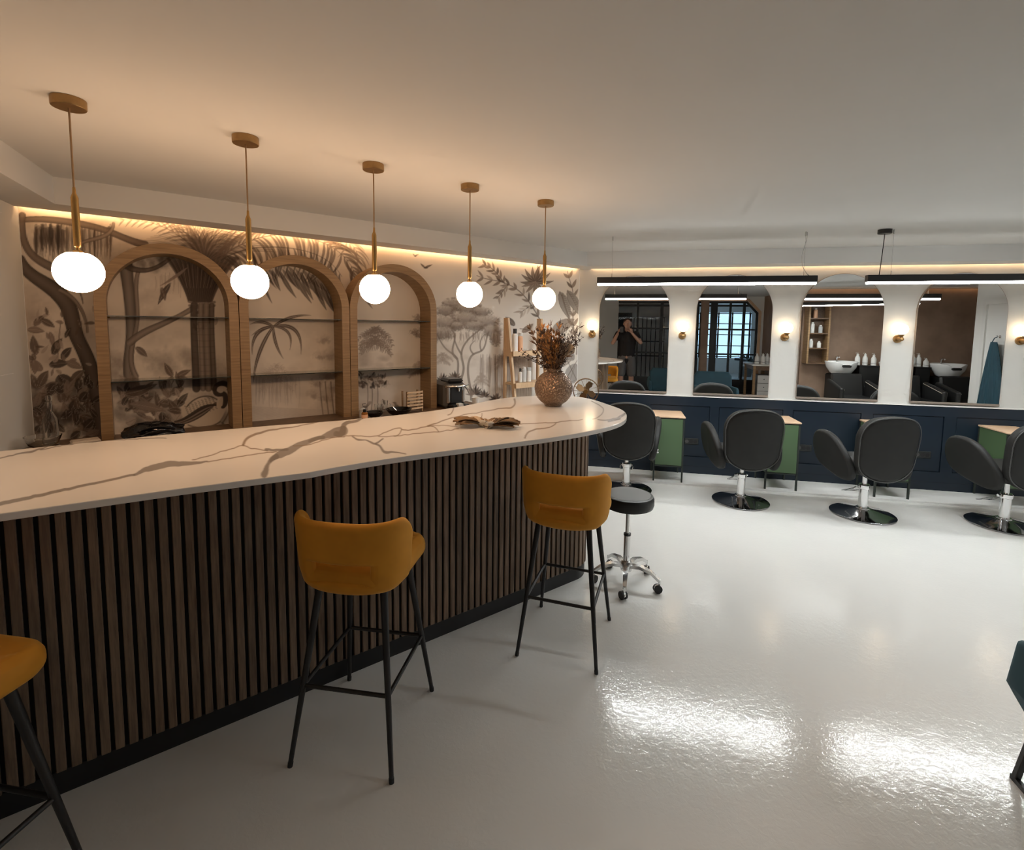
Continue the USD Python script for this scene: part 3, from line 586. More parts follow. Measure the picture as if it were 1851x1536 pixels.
DK, MD, GR, LT, PL_ = (0.038, 0.025, 0.019), (0.105, 0.072, 0.054), (0.225, 0.17, 0.135), (0.38, 0.31, 0.255), (0.55, 0.48, 0.41)
R_ = np.random.default_rng(11)
def cur(p, n=None): return spline(p, n or 6 * len(p)) if len(p) > 2 else np.array(p, float)
def limb(p, w, col=MD, hi=LT, a=0.95, shade=0.55): mur.stroke(cur(p), w, col, a, 1.6, shade, hi)
def line(p, w, col=DK, a=0.8, soft=1.2): mur.stroke(cur(p), w, col, a, soft)
def leaf(x, y, L, ang, W, col=MD, bend=0.25, a=0.9, rib=None):
    t = np.linspace(0, 1, 9); d = np.array([math.cos(ang), -math.sin(ang)]); n = np.array([-d[1], d[0]])
    p = np.array([x, y]) + np.outer(t * L, d) + np.outer(bend * L * t * t, n)
    mur.stroke(p, W * np.sin(PI * np.clip(t * 0.96 + 0.02, 0, 1) ** 0.8) + 0.25, col, a, 1.3)
    if rib is None and W > 3.4: rib = LT if max(col) < 0.2 else MD
    if rib is not None: mur.stroke(p[:-1], 0.4, rib, 0.6, 1.0)
    if W > 5: mur.stroke(p + n * W * .95 * np.sin(PI * np.clip(t * 0.96 + 0.02, 0, 1) ** 0.8)[:, None], 0.35, PL_ if max(col) < 0.2 else DK, 0.45, 1.0)
def frond(p, L0, L1, n, col=MD, w=1.1, droop=0.5, sides=(-1, 1), a=0.85, spread=0.9, stem=0.9):
    q = cur(p, 40); mur.stroke(q, [stem, 0.4], col, a, 1.2)
    for k in range(n):
        t = (k + 0.6) / n; i = min(int(t * 39), 38); d = q[i + 1] - q[i]; an = math.atan2(-d[1], d[0]); L = L0 + (L1 - L0) * t
        for s in sides: leaf(q[i][0], q[i][1], L * R_.uniform(.85, 1.1), an + s * spread * R_.uniform(.85, 1.15), w, col, droop * s if False else (droop if math.cos(an + s * spread) > 0 else -droop), a)
def crown(cx, cy, r, n, col=GR, w=1.2, a=0.8, lo=-0.4, hi=PI + 0.4):
    for an in np.linspace(lo, hi, n):
        L = r * R_.uniform(0.8, 1.1); e = np.array([cx + L * math.cos(an), cy - L * math.sin(an) * 0.75 + 0.25 * L * abs(math.cos(an))]); m = np.array([cx + 0.55 * L * math.cos(an), cy - 0.75 * L * math.sin(an) - 0.12 * L])
        frond([(cx, cy), m, e], r * 0.30, r * 0.14, 9, col, w * 0.8, 0.35, a=a)
def hang(x0, x1, y0, y1, n, col=MD, w=0.9, a=0.6):
    for _ in range(n):
        x = R_.uniform(x0, x1); ya = y0 + R_.uniform(0, 8); yb = ya + (y1 - ya) * R_.uniform(0.5, 1); line([(x, ya), (x + R_.uniform(-2, 2), (ya + yb) / 2), (x + R_.uniform(-2, 2), yb)], [w, w * 1.2, 0.3], col, a)
def foliage(x0, x1, y0, y1, n, L=(8, 16), W=(2, 4), cols=(DK, MD, GR), up=True, a=0.85):
    for _ in range(n): leaf(R_.uniform(x0, x1), R_.uniform(y0, y1), R_.uniform(*L), R_.uniform(0.1, PI - 0.1) if up else R_.uniform(0, 2 * PI), R_.uniform(*W), cols[R_.integers(len(cols))], R_.uniform(-.3, .3), a)
def wash(x0, x1, y0, y1, col, a, n=14, r=(10, 24)):
    for k in range(n): mur.blob(R_.uniform(x0, x1), R_.uniform(y0, y1), R_.uniform(*r), R_.uniform(*r) * 0.7, col, a, 0.5, 0.12, None, k, 0.8)
# tone washes: the left is darker and browner than the right
wash(40, 200, 390, 800, GR, 0.22, 60, (22, 46)); wash(205, 420, 640, 770, MD, 0.28, 40, (18, 40)); wash(205, 330, 460, 620, GR, 0.16, 24, (18, 36)); wash(440, 620, 590, 760, LT, 0.20, 26, (16, 34)); wash(640, 770, 640, 750, LT, 0.18, 20, (14, 30))
wash(50, 185, 690, 800, DK, 0.55, 40, (16, 34)); wash(215, 320, 700, 780, DK, 0.38, 24, (14, 28))
# moss curtains and hanging roots, upper left
hang(62, 205, 410, 478, 60, MD, 1.8, 0.5); hang(62, 205, 405, 470, 30, DK, 1.2, 0.5); hang(64, 110, 405, 470, 18, DK, 2.6, 0.5)
limb([(36, 398), (70, 396), (130, 402), (190, 416), (235, 434), (262, 442)], [5, 6, 6.5, 6, 6, 7], MD, GR); limb([(150, 438), (178, 430), (200, 418), (205, 404)], [3, 4, 4, 3], MD, LT)
limb([(40, 390), (42, 430), (56, 458), (92, 482), (120, 498)], [7, 7, 7, 8, 7], MD, GR); limb([(36, 470), (62, 500), (98, 524), (124, 556), (136, 600), (154, 640), (170, 690), (178, 740), (182, 800)], [10, 12, 15, 15, 13, 14, 14, 13, 13], DK, GR, 0.97, 0.45)
limb([(110, 525), (132, 540), (150, 566), (158, 600)], [4, 4, 3, 2], MD, LT); line([(122, 500), (140, 520), (150, 548)], [2.5, 2, 1.2], MD)
for (x, y, L, an, W) in [(62, 588, 26, .9, 6), (74, 578, 28, -.35, 6), (50, 596, 30, .05, 6), (90, 600, 30, -1.2, 5), (66, 640, 34, 1.9, 8), (96, 640, 32, 1.2, 8), (112, 648, 26, 1.0, 7), (90, 660, 34, .25, 8), (120, 655, 30, -.2, 7), (76, 668, 30, 2.6, 8), (106, 680, 36, -.4, 9), (70, 700, 34, 1.2, 9), (130, 690, 30, .9, 8), (60, 650, 26, -1.3, 7), (140, 700, 26, -1.0, 7), (118, 610, 20, 1.2, 4)]:
    leaf(x, y, L, an, W, [DK, MD, GR][R_.integers(3)], 0.15, 0.92, LT)
line([(104, 660), (106, 620), (110, 580)], 1.0, MD); foliage(56, 176, 690, 800, 70, (14, 30), (4, 8), (DK, DK, MD, GR)); foliage(60, 175, 560, 690, 26, (10, 22), (2, 5), (GR, MD, LT))
# inside the first arch
limb([(226, 470), (232, 520), (236, 570), (236, 610), (232, 650), (236, 700)], [13, 11, 10, 9, 9, 8], DK, LT, 0.95, 0.5); limb([(250, 490), (247, 540), (248, 580), (240, 620), (246, 680)], [4, 4, 4, 5, 5], MD, LT)
limb([(236, 618), (262, 600), (292, 586), (322, 572), (350, 556)], [7, 6.5, 5.5, 4.5, 5], MD, LT); limb([(228, 480), (250, 488), (275, 486), (298, 474), (314, 462)], [6, 5, 4, 4, 3], DK, GR)
wash(222, 300, 450, 485, DK, 0.5, 26, (9, 18)); hang(262, 330, 492, 540, 14, LT, 0.8, 0.6)
for k in range(46):      # dark bound crown above the palm trunk
    t = k / 45; x0 = 341 + 42 * t; xa = 300 + 130 * t; line([(x0, 545), (x0 * 0.75 + xa * 0.25, 515), (xa, 452 + 30 * abs(t - .5))], [1.6, 3.2, 2.2], DK if k % 3 else MD, 0.8)
for k in range(8): line([(338 + k * 6, 520), (330 + k * 9, 478)], [0.5, 0.7], GR, 0.7)
limb([(342, 545), (362, 549), (388, 546)], 2.2, MD, LT); limb([(342, 552), (362, 556), (388, 552)], 2.0, MD, LT); foliage(346, 390, 552, 600, 16, (10, 20), (2, 3.5), (DK, MD, LT), False)
for x, w, c, h in [(352, 7, DK, MD), (364, 5, MD, LT), (374, 6, MD, LT), (384, 5, DK, GR)]: limb([(x - 1, 552), (x - 1, 600), (x + 1, 650), (x + 3, 702)], [w, w * .95, w, w * 1.05], c, h, 0.95, 0.5)
for y in range(570, 700, 11): line([(347, y), (366, y + 2), (388, y + 1)], 0.5, DK, 0.4)
leaf(308, 512, 44, -2.2, 5, DK, -.1); leaf(292, 520, 24, -1.2, 5, MD, .1); leaf(338, 484, 58, -2.45, 2.6, GR, .1); leaf(246, 628, 26, -.6, 6, MD, .1, .9, LT)
for (x, y, L, an, W) in [(312, 680, 28, 2.2, 6), (318, 682, 30, .55, 5.5), (296, 688, 22, -.9, 5), (330, 690, 18, 2.4, 4), (322, 700, 16, .9, 4)]: leaf(x, y, L, an, W, MD, .1, .92, LT)
line([(316, 684), (306, 705), (300, 730)], .8, MD); foliage(222, 330, 698, 765, 60, (14, 32), (4, 8), (MD, GR, LT, DK)); leaf(226, 712, 60, .15, 9, MD, -.15, .9, LT); leaf(236, 730, 64, -.1, 8, GR, .1, .9, LT)
# painted bird
mur.blob(362, 744, 36, 27, (0.50, 0.42, 0.33), 1, 0.03, .1, (0.62, 0.53, 0.43), 1, .08); mur.stroke(cur([(330, 768), (366, 758), (392, 742), (406, 722), (408, 706)]), [8, 20, 19, 9, 6], (0.60, 0.51, 0.41), 1, 1.5); line([(338, 735), (352, 722), (376, 716), (392, 722)], 1.3, DK); line([(404, 762), (414, 742), (417, 722)], 1.2, MD); line([(340, 768), (372, 772), (398, 762)], 1.2, MD)
for i in range(9):
    for j in range(6): mur.stroke([(334 + i * 6 + j * 1.5, 742 - i * 2.2 + j * 4 - 8), (337 + i * 6 + j * 1.5, 744 - i * 2.2 + j * 4 - 8)], .9, DK, .55)
for k in range(5): line([(316, 768 - k * 1.5), (345, 760 - k * 2.6), (372, 744 - k * 2.4), (390, 728 + k)], [1.6, 2.8, 3.2, 1.6], DK if k % 2 == 0 else GR, .95)
mur.stroke(cur([(402, 736), (408, 722), (404, 712), (392, 712), (388, 703), (394, 695), (405, 693), (413, 698)]), [2.5, 4.5, 5, 4.5, 4, 4, 5, 4.5], DK, .97); mur.blob(399, 706, 5.5, 4.5, (0.62, 0.54, .45), 1, .05, .2, None, 1, .2); leaf(410, 704, 10, .05, 2.2, DK, 0)
line([(390, 768), (392, 778)], 1, DK); line([(402, 764), (408, 774)], 2, DK, .7)
# great palm fronds above the arches
for (e, m) in [((215, 398), (290, 408)), ((258, 392), (310, 404)), ((300, 396), (332, 410)), ((340, 398), (352, 414)), ((384, 402), (374, 418)), ((420, 406), (394, 422)), ((462, 410), (412, 428))]:
    frond([(368, 470), m, e], 34, 14, 13, MD, 1.5, .25, a=.62, spread=.55, stem=1.6)
for k in range(40): an = math.radians(20 + 140 * k / 39); line([(366 + 10 * math.cos(an), 470), (366 + 60 * math.cos(an) * 1.3, 470 - 44 * math.sin(an)), (366 + 95 * math.cos(an) * 1.5, 470 - 66 * math.sin(an) + 8)], [2.6, 2.0, .4], (DK, MD, GR)[k % 3], .55)
wash(330, 440, 430, 475, DK, .30, 18, (12, 26))
frond([(388, 476), (440, 440), (510, 424), (572, 434), (620, 462), (642, 496)], 58, 40, 30, MD, 2.2, .65, (-1, 1), .75, .75, 1.4); frond([(400, 470), (450, 450), (520, 448), (580, 464), (618, 500)], 50, 40, 22, DK, 2.2, .7, (-1,), .7, .9, 1.2); frond([(520, 420), (580, 418), (624, 432), (650, 470)], 36, 26, 16, GR, 1.6, .7, (-1, 1), .7, .8, .9)
for (x, y, L, W) in [(455, 486, 40, 3), (468, 490, 62, 3), (478, 486, 34, 3), (492, 488, 40, 4), (506, 490, 56, 4), (518, 486, 44, 4.5), (530, 490, 66, 4.5), (544, 492, 54, 4.5), (556, 498, 52, 5), (568, 504, 60, 5), (580, 512, 58, 5), (590, 522, 64, 4), (598, 534, 46, 4), (650, 520, 44, 2.5)]:
    leaf(x, y, L, -1.25 + R_.uniform(-.12, .12), W, DK, -.12, .8); leaf(x + 5, y - 3, L * .7, -1.0, W * .8, MD, -.1, .7)
# inside the second arch: young palm and misty trees
for (e, m, w) in [((456, 640), (470, 598), 3.2), ((452, 586), (472, 582), 2.6), ((562, 570), (525, 574), 2.6), ((544, 640), (530, 594), 3), ((512, 648), (498, 618), 2.6), ((458, 690), (468, 640), 3.2), ((524, 632), (520, 600), 2.2), ((455, 606), (476, 594), 2.2)]:
    q = cur([(494, 590), m, e], 14); mur.stroke(q, w * np.sin(PI * np.linspace(.08, .98, 14) ** .8) + .3, MD, .95, 1.2); mur.stroke(q, .4, PL_, .6, 1.0)
for (x, y, r, s) in [(585, 612, 16, 1), (596, 640, 20, 2), (578, 642, 14, 3), (592, 676, 20, 4), (572, 690, 16, 5), (604, 700, 18, 6), (566, 712, 14, 7), (588, 716, 20, 8)]: mur.blob(x, y, r, r * .72, LT, .62, .55, .22, PL_, s, .6); mur.blob(x + 2, y + 4, r * .7, r * .4, GR, .45, .6, .3, None, s + 20, .6)
for x in (578, 588, 598): line([(x, 690), (x + 3, 725), (x + 8, 762)], 1.1, MD, .7)
wash(490, 620, 650, 740, LT, .22, 20, (12, 26)); hang(462, 540, 680, 740, 46, LT, 1.0, .35); crown(500, 690, 34, 9, LT, 1.0, .4)
for k in range(14): line([(456, 735 + k * 2), (520, 738 + k * 1.6), (612, 742 + k * 1.6)], .7, LT, .35)
# inside the third arch
crown(678, 622, 34, 13, GR, 1.2, .75, -.5, PI + .5); wash(650, 705, 640, 668, LT, .35, 14, (8, 14))
for (x, y) in [(660, 686), (672, 680), (684, 686), (694, 694), (656, 696), (676, 694)]: mur.blob(x, y, 10, 7, DK, .6, .8, .5, MD, int(x), .7)
foliage(650, 698, 676, 702, 40, (5, 10), (1.2, 2.2), (DK, MD, GR))
for x in (664, 672, 682): line([(x, 695), (x + 1, 720), (x - 1, 742)], .8, MD, .7)
for (x, y) in [(756, 574), (764, 580), (750, 600), (758, 606), (766, 596)]: mur.blob(x, y, 11, 7, MD, .7, .7, .4, GR, int(x), .6)
crown(758, 672, 20, 7, LT, .8, .7); foliage(650, 770, 728, 750, 20, (6, 12), (1.5, 3), (MD, GR, LT))
# birds above
for (x, y, s) in [(768, 483, 1.0), (774, 540, .6), (750, 462, .5)]: leaf(x, y, 14 * s, .25, 1.6 * s, MD, -.1); leaf(x, y, 10 * s, 2.6, 1.5 * s, MD, .2); leaf(x - 2 * s, y + 1, 8 * s, .0, 1.4 * s, DK, 0)
# big branching tree on the right
for pth, w in [([(838, 722), (832, 690), (838, 664), (834, 640), (840, 622), (862, 600), (872, 592)], 1.7), ([(832, 690), (828, 664), (826, 648), (808, 632), (796, 616), (790, 604)], 1.5), ([(826, 648), (818, 632), (822, 612), (816, 596)], 1.4), ([(852, 722), (848, 690), (846, 664), (856, 640), (870, 634), (880, 610), (886, 596)], 1.7), ([(856, 640), (850, 628), (858, 616)], 1.0), ([(834, 640), (826, 626), (820, 606)], 1.2), ([(870, 634), (868, 620), (876, 604)], 1.0)]:
    limb(pth, [w * 1.3, w, w * .6], MD, PL_, .9, .4)
for k, (x, y, rx, ry) in enumerate([(822, 548, 26, 12), (806, 560, 20, 11), (846, 556, 30, 15), (870, 562, 22, 11), (808, 582, 28, 15), (842, 574, 28, 14), (876, 580, 32, 15), (800, 600, 26, 13), (858, 588, 24, 10), (890, 596, 22, 14), (826, 588, 16, 9), (896, 610, 12, 16)]):
    mur.blob(x, y + 3, rx, ry, MD, .75, .4, .35, GR, k, .45); mur.blob(x - 1, y - 3, rx * .8, ry * .6, LT, .75, .45, .4, PL_, k + 30, .5)
    for _ in range(10): a_ = R_.uniform(0, 2 * PI); mur.blob(x + rx * .8 * math.cos(a_), y + ry * .8 * math.sin(a_), 4, 2.6, GR, .5, .7, .6, None, k + int(a_ * 9), .6)
hang(788, 905, 598, 622, 46, GR, 1.0, .45); wash(800, 860, 620, 660, LT, .22, 10, (8, 16))
# leafy sprays, upper right
def spray(p, n, L, W, col):
    q = cur(p, 60); mur.stroke(q, [1.1, .6], MD, .8, 1.1)
    for k in range(n):
        i = int((k + .4) / n * 58); d = q[i + 1] - q[i]; an = math.atan2(-d[1], d[0])
        for s in (-1, 1): leaf(q[i][0], q[i][1], L * R_.uniform(.8, 1.2), an + s * R_.uniform(.55, .9), W * R_.uniform(.8, 1.15), col[R_.integers(len(col))], .1 * s, .88)
spray([(975, 576), (958, 548), (936, 524), (908, 510), (880, 504), (862, 498)], 9, 15, 2.2, (GR, MD, LT)); spray([(912, 512), (898, 494), (880, 480), (872, 478)], 6, 14, 2.0, (GR, MD)); spray([(960, 552), (948, 560), (940, 566)], 3, 15, 1.8, (PL_, LT)); spray([(918, 514), (906, 530), (898, 540)], 4, 12, 1.8, (LT, GR))
for an in (.2, .7, 1.1, 1.6, 2.1, 2.6, 3.0, 3.5, -.3): leaf(968, 509, 30 * R_.uniform(.85, 1.05), an, 3.2, MD, -.35 if math.cos(an) > 0 else .35, .9, LT)
for an in (-.9, -1.6, -2.2, -2.7): leaf(968, 509, 26, an, 3.0, GR, .1, .9, LT)
spray([(1042, 610), (1036, 560), (1034, 520), (1028, 500), (1026, 490)], 7, 14, 2.4, (MD, GR))
for (x, y, L, an, W) in [(1012, 528, 52, -1.15, 9), (1026, 526, 52, -1.0, 9)]:
    leaf(x, y, L, an, W, (0.30, 0.265, 0.235), .08, .95); 
    for k in range(9): t = .12 + .085 * k; line([(x + L * t * math.cos(an), y - L * t * math.sin(an)), (x + L * t * math.cos(an) + W * .7, y - L * t * math.sin(an) + 2)], .4, MD, .6)
limb([(1016, 532), (1026, 568), (1036, 596), (1042, 640)], .9, MD, LT); leaf(930, 588, 22, 2.3, 5, MD, -.1, .9, LT); leaf(944, 600, 24, .55, 5, GR, -.1, .9, LT); line([(940, 594), (966, 600), (985, 610)], .8, MD)
for (x, y, L, an, W) in [(1000, 600, 44, .6, 11), (1010, 660, 40, .9, 12), (1030, 690, 34, 1.3, 13), (1006, 690, 34, 2.0, 11), (1036, 650, 30, 2.2, 8), (990, 650, 30, 1.0, 9)]: leaf(x, y, L, an, W, (LT, GR, (0.28, .25, .23))[R_.integers(3)], .05, .8, MD)
for (a0, b0) in [((1020, 640), (1044, 690)), ((1044, 600), (1020, 660)), ((1014, 700), (1044, 650))]: line([a0, b0], [.8, .5], MD, .7)
# weeping trees and undergrowth, lower right
for (x, r) in [(882, 26), (900, 22), (920, 30), (940, 26)]: mur.blob(x, 660, r, r * .9, LT, .35, .5, .14, PL_, x, .8)
hang(868, 960, 640, 725, 110, GR, .9, .3); hang(905, 960, 630, 720, 60, LT, 1.2, .35); crown(918, 655, 24, 9, GR, .9, .5); crown(870, 690, 16, 7, LT, .7, .6); crown(800, 652, 18, 7, LT, .8, .6)
for (x, y, n_, r) in [(800, 690, 11, 15), (822, 684, 10, 13), (858, 712, 11, 16), (876, 716, 8, 12), (896, 722, 7, 12)]:
    for an in np.linspace(-.2, PI + .2, n_): leaf(x, y, r * R_.uniform(.75, 1.1), an, 1.8, (DK, MD, GR)[R_.integers(3)], -.2 if math.cos(an) > 0 else .2, .9)
idx = np.arange(nu_ * nv_).reshape(nu_, nv_); q_ = np.stack([idx[:-1, :-1], idx[1:, :-1], idx[1:, 1:], idx[:-1, 1:]], -1).reshape(-1, 4)
mm = obj('mural', trimesh.Trimesh(MP, np.vstack([q_[:, [0, 1, 2]], q_[:, [0, 2, 3]]]), process=False), 'mural_print', wb, False, label='sepia jungle mural printed on the wall')
colored(mm, np.clip(mur.c, 0.02, 0.95))

# ---------------------------------------------------------------- back counter, arches and what stands on them
ZK = 0.89
def k_s(n): return w3s(n) + 0.012
wt = Polygon([P1(3.46, k_s(3.46)), P1(d1 - 0.004, k_s(d1)), P1(d1 - 0.004, 2.56), P1(3.46, 2.56)])
tag(obj('back_worktop', ext(wt, 0.03, ZK - 0.03), 'brown_wood', None, False), 'dark brown worktop along the mural wall behind the bar', 'worktop')
for i in range(5):
    a = -0.55 + i * 0.62
    if i == 0: a = -0.49
    b = -0.55 + (i + 1) * 0.62 - 0.004
    t = thing('base_cabinet', 'plain brown base cabinet under the back worktop, number %s from the left wall' % ('one two three four five'.split()[i]), 'cabinet', W1(3.5, a), RZ1, 'base cabinets behind the bar'); w = b - a
    obj('body', bx(0, w, 0.02, 0.56, 0.08, ZK - 0.03), 'brown_wood', t, False); obj('plinth', bx(0.01, w - 0.01, 0.06, 0.54, 0, 0.08), 'plinth_black', t, False)
    obj('door', rb(0.003, w - 0.003, 0, 0.02, 0.09, ZK - 0.04, 0.002), 'brown_wood', t, False); obj('handle', cyl((w * .3, -0.02, 0.8), (w * .7, -0.02, 0.8), 0.005, n=10), 'brass', t)
    t.ClearCustomDataByKey('group'); tag(t, ['brown base cabinet under the glass bowl, next to the left wall', 'brown base cabinet behind the bar under the black bag', 'brown base cabinet behind the bar under the middle arch', 'brown base cabinet behind the bar under the sink bowls', 'brown base cabinet behind the bar under the coffee machine'][i])
def make_arch():
    t = thing('arch_shelf', 'x', 'shelf unit', (0, 0, 0), 0, 'oak arch shelf units on the mural wall')   # origin: bottom centre of the front face, +y to the wall
    w, h = 0.762, 2.113 - ZK; out = arch_poly(w, h)
    inr = Polygon([(w / 2 - 0.058, -1)] + [((w / 2 - 0.058) * math.cos(a), h - w / 2 + (w / 2 - 0.062) * math.sin(a)) for a in np.linspace(0, PI, 40)] + [(-w / 2 + 0.058, -1)])
    obj('frame', yext(out.difference(inr), 0, 0.20), 'oak', t, 40)
    for z in (1.248, 1.652):
        s = obj('glass_shelf', bx(-0.3225, 0.3225, 0.012, 0.196, z - ZK - 0.003, z - ZK + 0.003), 'shelf_glass', t, False)
        obj('polished_edge', bx(-0.3225, 0.3225, 0.0085, 0.012, z - ZK - 0.003, z - ZK + 0.003), 'glass_edge', s, False)
        for x in (-0.318, 0.318): obj('shelf_pin', cyl((x - 0.006, 0.10, z - ZK - 0.008), (x + 0.006, 0.10, z - ZK - 0.008), 0.004, n=8), 'brass', t)
    return t
al = ['left of the three, framing the painted bird', 'middle of the three, framing the young palm leaves', 'right of the three, nearest the coffee machine']
A = make_arch(); A.SetCustomDataByKey('label', 'oak arch shelf unit with glass shelves, ' + al[0]); A.GetAttribute('xformOp:translate').Set(Gf.Vec3d(*map(float, W1(d1 - 0.203, 0.210, ZK)))); A.GetAttribute('xformOp:rotateZ').Set(RZ1)
for i in (1, 2): dup(A, W1(d1 - 0.203, 0.210 + 0.7665 * i, ZK), RZ1, 'oak arch shelf unit with glass shelves, ' + al[i])

# coffee machine
t = thing('coffee_machine', 'small black and chrome capsule coffee machine on the back worktop', 'coffee machine', W1(3.74, 2.245, ZK), RZ1 - 6)
obj('body', rb(-0.105, 0.105, 0.02, 0.27, 0.0, 0.235, 0.03), 'plastic_grey', t); obj('front_panel', rb(-0.055, 0.06, 0.0, 0.03, 0.045, 0.20, 0.008), 'plastic_black', t)
obj('side_band', rb(-0.085, -0.05, -0.005, 0.04, 0.045, 0.215, 0.012), 'aluminium', t); obj('side_band', rb(0.055, 0.085, -0.005, 0.04, 0.045, 0.215, 0.012), 'aluminium', t)
obj('lid', rb(-0.075, 0.075, 0.0, 0.2, 0.225, 0.262, 0.03), 'plastic_black', t); obj('lever', tube(spline([(-0.09, 0.02, 0.195), (-0.03, -0.03, 0.20), (0.05, -0.03, 0.203), (0.115, 0.0, 0.21)], 16), 0.009, 10), 'chrome', t)
obj('side_lever', tube([(0.075, -0.005, 0.20), (0.105, -0.01, 0.165), (0.125, -0.01, 0.125)], 0.007, 10), 'chrome', t); obj('spout', cyl((0.02, -0.012, 0.185), (0.02, -0.012, 0.155), 0.014, 0.009, 16), 'chrome', t)
obj('drip_tray', rb(-0.07, 0.09, -0.09, 0.03, 0.0, 0.045, 0.008), 'plastic_black', t); obj('water_tank', rb(-0.03, 0.02, -0.11, -0.05, 0.0, 0.06, 0.006), 'paper_grey', t)
def cup(name, label, c, loc, r, h, mat, rz=0, group=None, handle=False):
    t = thing(name, label, c, loc, rz, group); obj('body', lathe([(0, 0), (r * .75, 0), (r, h), (r - .003, h), (r * .75 - .002, .004), (0, .004)], 28), mat, t); return t
t = cup('paper_cup', 'white paper cup stack right of the coffee machine', 'cup', W1(3.70, 2.42, ZK), 0.032, 0.09, 'plastic_white')
obj('rim', lathe([(0.030, 0.088), (0.0345, 0.088), (0.0345, 0.092), (0.030, 0.092), (0.030, 0.088)], 28), 'plastic_white', t); obj('lower_cup', lathe([(0.0, 0.06), (0.031, 0.06), (0.033, 0.075), (0.033, 0.079), (0, 0.079)], 24), 'plastic_white', t)
t = cup('glass_tumbler', 'clear glass tumbler between the black bowl and amber bottle', 'glass', W1(3.84, 1.57, ZK), 0.033, 0.085, 'drink_glass'); obj('base', cyl((0, 0, 0), (0, 0, .006), .025, n=20), 'drink_glass', t)
t = cup('glass_tumbler', 'clear glass tumbler behind the bowl with the spoon', 'glass', W1(3.93, 1.66, ZK), 0.030, 0.095, 'drink_glass'); obj('base', cyl((0, 0, 0), (0, 0, .006), .022, n=20), 'drink_glass', t)
# wooden slatted rack
t = thing('slatted_rack', 'small wooden slatted rack under the right arch', 'rack', W1(3.80, 1.875, ZK), RZ1 + 8)
for x in (-0.075, 0.075):
    for y in (0, 0.07): obj('post', bx(x - 0.006, x + 0.006, y - 0.006, y + 0.006, 0, 0.175), 'oak', t, False)
for i in range(6): obj('slat', rb(-0.08, 0.08, -0.010, -0.003, 0.022 + i * 0.027, 0.037 + i * 0.027, 0.001), 'pine', t, False)
obj('base_panel', bx(-0.07, 0.07, 0.0, 0.07, 0.004, 0.012), 'brown_wood', t, False)
# dark bowls
def bowl(label, loc, r, h, mat='gloss_black', name='serving_bowl', extra=True):
    t = thing(name, label, 'bowl', loc, 0)
    pr = [(0, 0), (r * .45, 0), (r * .8, h * .45), (r, h), (r - .004, h), (r * .77, h * .5), (r * .42, .006), (0, .006)]
    obj('body', lathe(pr, 40), mat, t); obj('foot', lathe([(0, -0.0), (r * .42, 0), (r * .42, .004), (0, .004)], 24), mat, t); return t
b1 = bowl('wide black bowl with a spoon under the right arch', W1(3.72, 1.695, ZK), 0.105, 0.055); bowl('black bowl beside the amber bottle under the right arch', W1(3.74, 1.50, ZK), 0.07, 0.045)
t = thing('serving_spoon', 'bright metal spoon resting in the wide black bowl', 'spoon', W1(3.72, 1.695, ZK), RZ1); obj('handle', tube(spline([(-0.07, .02, .10), (-0.03, 0.0, .05), (0.0, -.02, .014)], 10), .003, 6), 'chrome', t); obj('scoop', ball(.016, (0.008, -.025, .016), 2, (1, 1.4, .4)), 'chrome', t)
t = thing('amber_bottle', 'small amber bottle at the left foot of the right arch', 'bottle', W1(3.68, 1.395, ZK), RZ1); obj('body', lathe([(0, 0), (.022, 0), (.024, .003), (.024, .052), (.018, .06), (.0, .06)], 24), 'amber', t); obj('cap', lathe([(0, .06), (.013, .06), (.013, .082), (0, .082)], 20), 'plastic_black', t); obj('paper_label', lathe([(.0243, .015), (.0246, .015), (.0246, .042), (.0243, .042), (.0243, .015)], 24), 'bottle_peach', t)
t = thing('small_plate', 'pale round plate in front of the amber bottle', 'plate', W1(3.60, 1.36, ZK), 0); obj('body', lathe([(0, 0), (.05, 0), (.085, .012), (.085, .015), (.05, .005), (0, .005)], 36), 'ceramic_white', t); obj('rim', lathe([(.083, .013), (.086, .013), (.086, .016), (.083, .016), (.083, .013)], 36), 'tape_grey', t)
t = thing('pump_dispenser', 'small dispenser with a chrome spout behind the amber bottle', 'dispenser', W1(3.80, 1.425, ZK), RZ1); obj('body', lathe([(0, 0), (.026, 0), (.026, .06), (.012, .075), (0, .075)], 20), 'bottle_clear', t); obj('spout', tube([(0, 0, .07), (0, 0, .105), (0.02, -.012, .108)], .004, 8), 'chrome', t)
# glass goblet bowl at the far left
t = thing('glass_bowl', 'clear footed glass bowl at the left end of the back worktop', 'bowl', W1(3.78, -0.42, ZK), 0)
obj('body', lathe([(0, .012), (.03, .014), (.065, .04), (.082, .085), (.079, .085), (.062, .043), (.028, .019), (0, .017)], 40), 'drink_glass', t); obj('foot', lathe([(0, 0), (.04, 0), (.04, .005), (.012, .013), (0, .013)], 32), 'drink_glass', t)
t = thing('bottle_stand', 'slim glass bottle behind the footed glass bowl', 'bottle', W1(3.92, -0.40, ZK), 0); obj('body', lathe([(0, 0), (.034, 0), (.036, .004), (.036, .15), (.014, .20), (.013, .26), (0, .26)], 32), 'drink_glass', t); obj('stopper', lathe([(0, .255), (.012, .26), (.016, .275), (.014, .295), (0, .30)], 20), 'drink_glass', t)
t = thing('folded_cloth', 'pale folded cloth left of the first arch', 'cloth', W1(3.72, -0.235, ZK), RZ1 + 10)
for k in range(3): obj('fold', rb(-0.075 + .004 * k, 0.075 - .006 * k, -0.05, 0.05 - .005 * k, 0.018 * k, 0.018 * k + 0.017, 0.007), 'gauze', t)
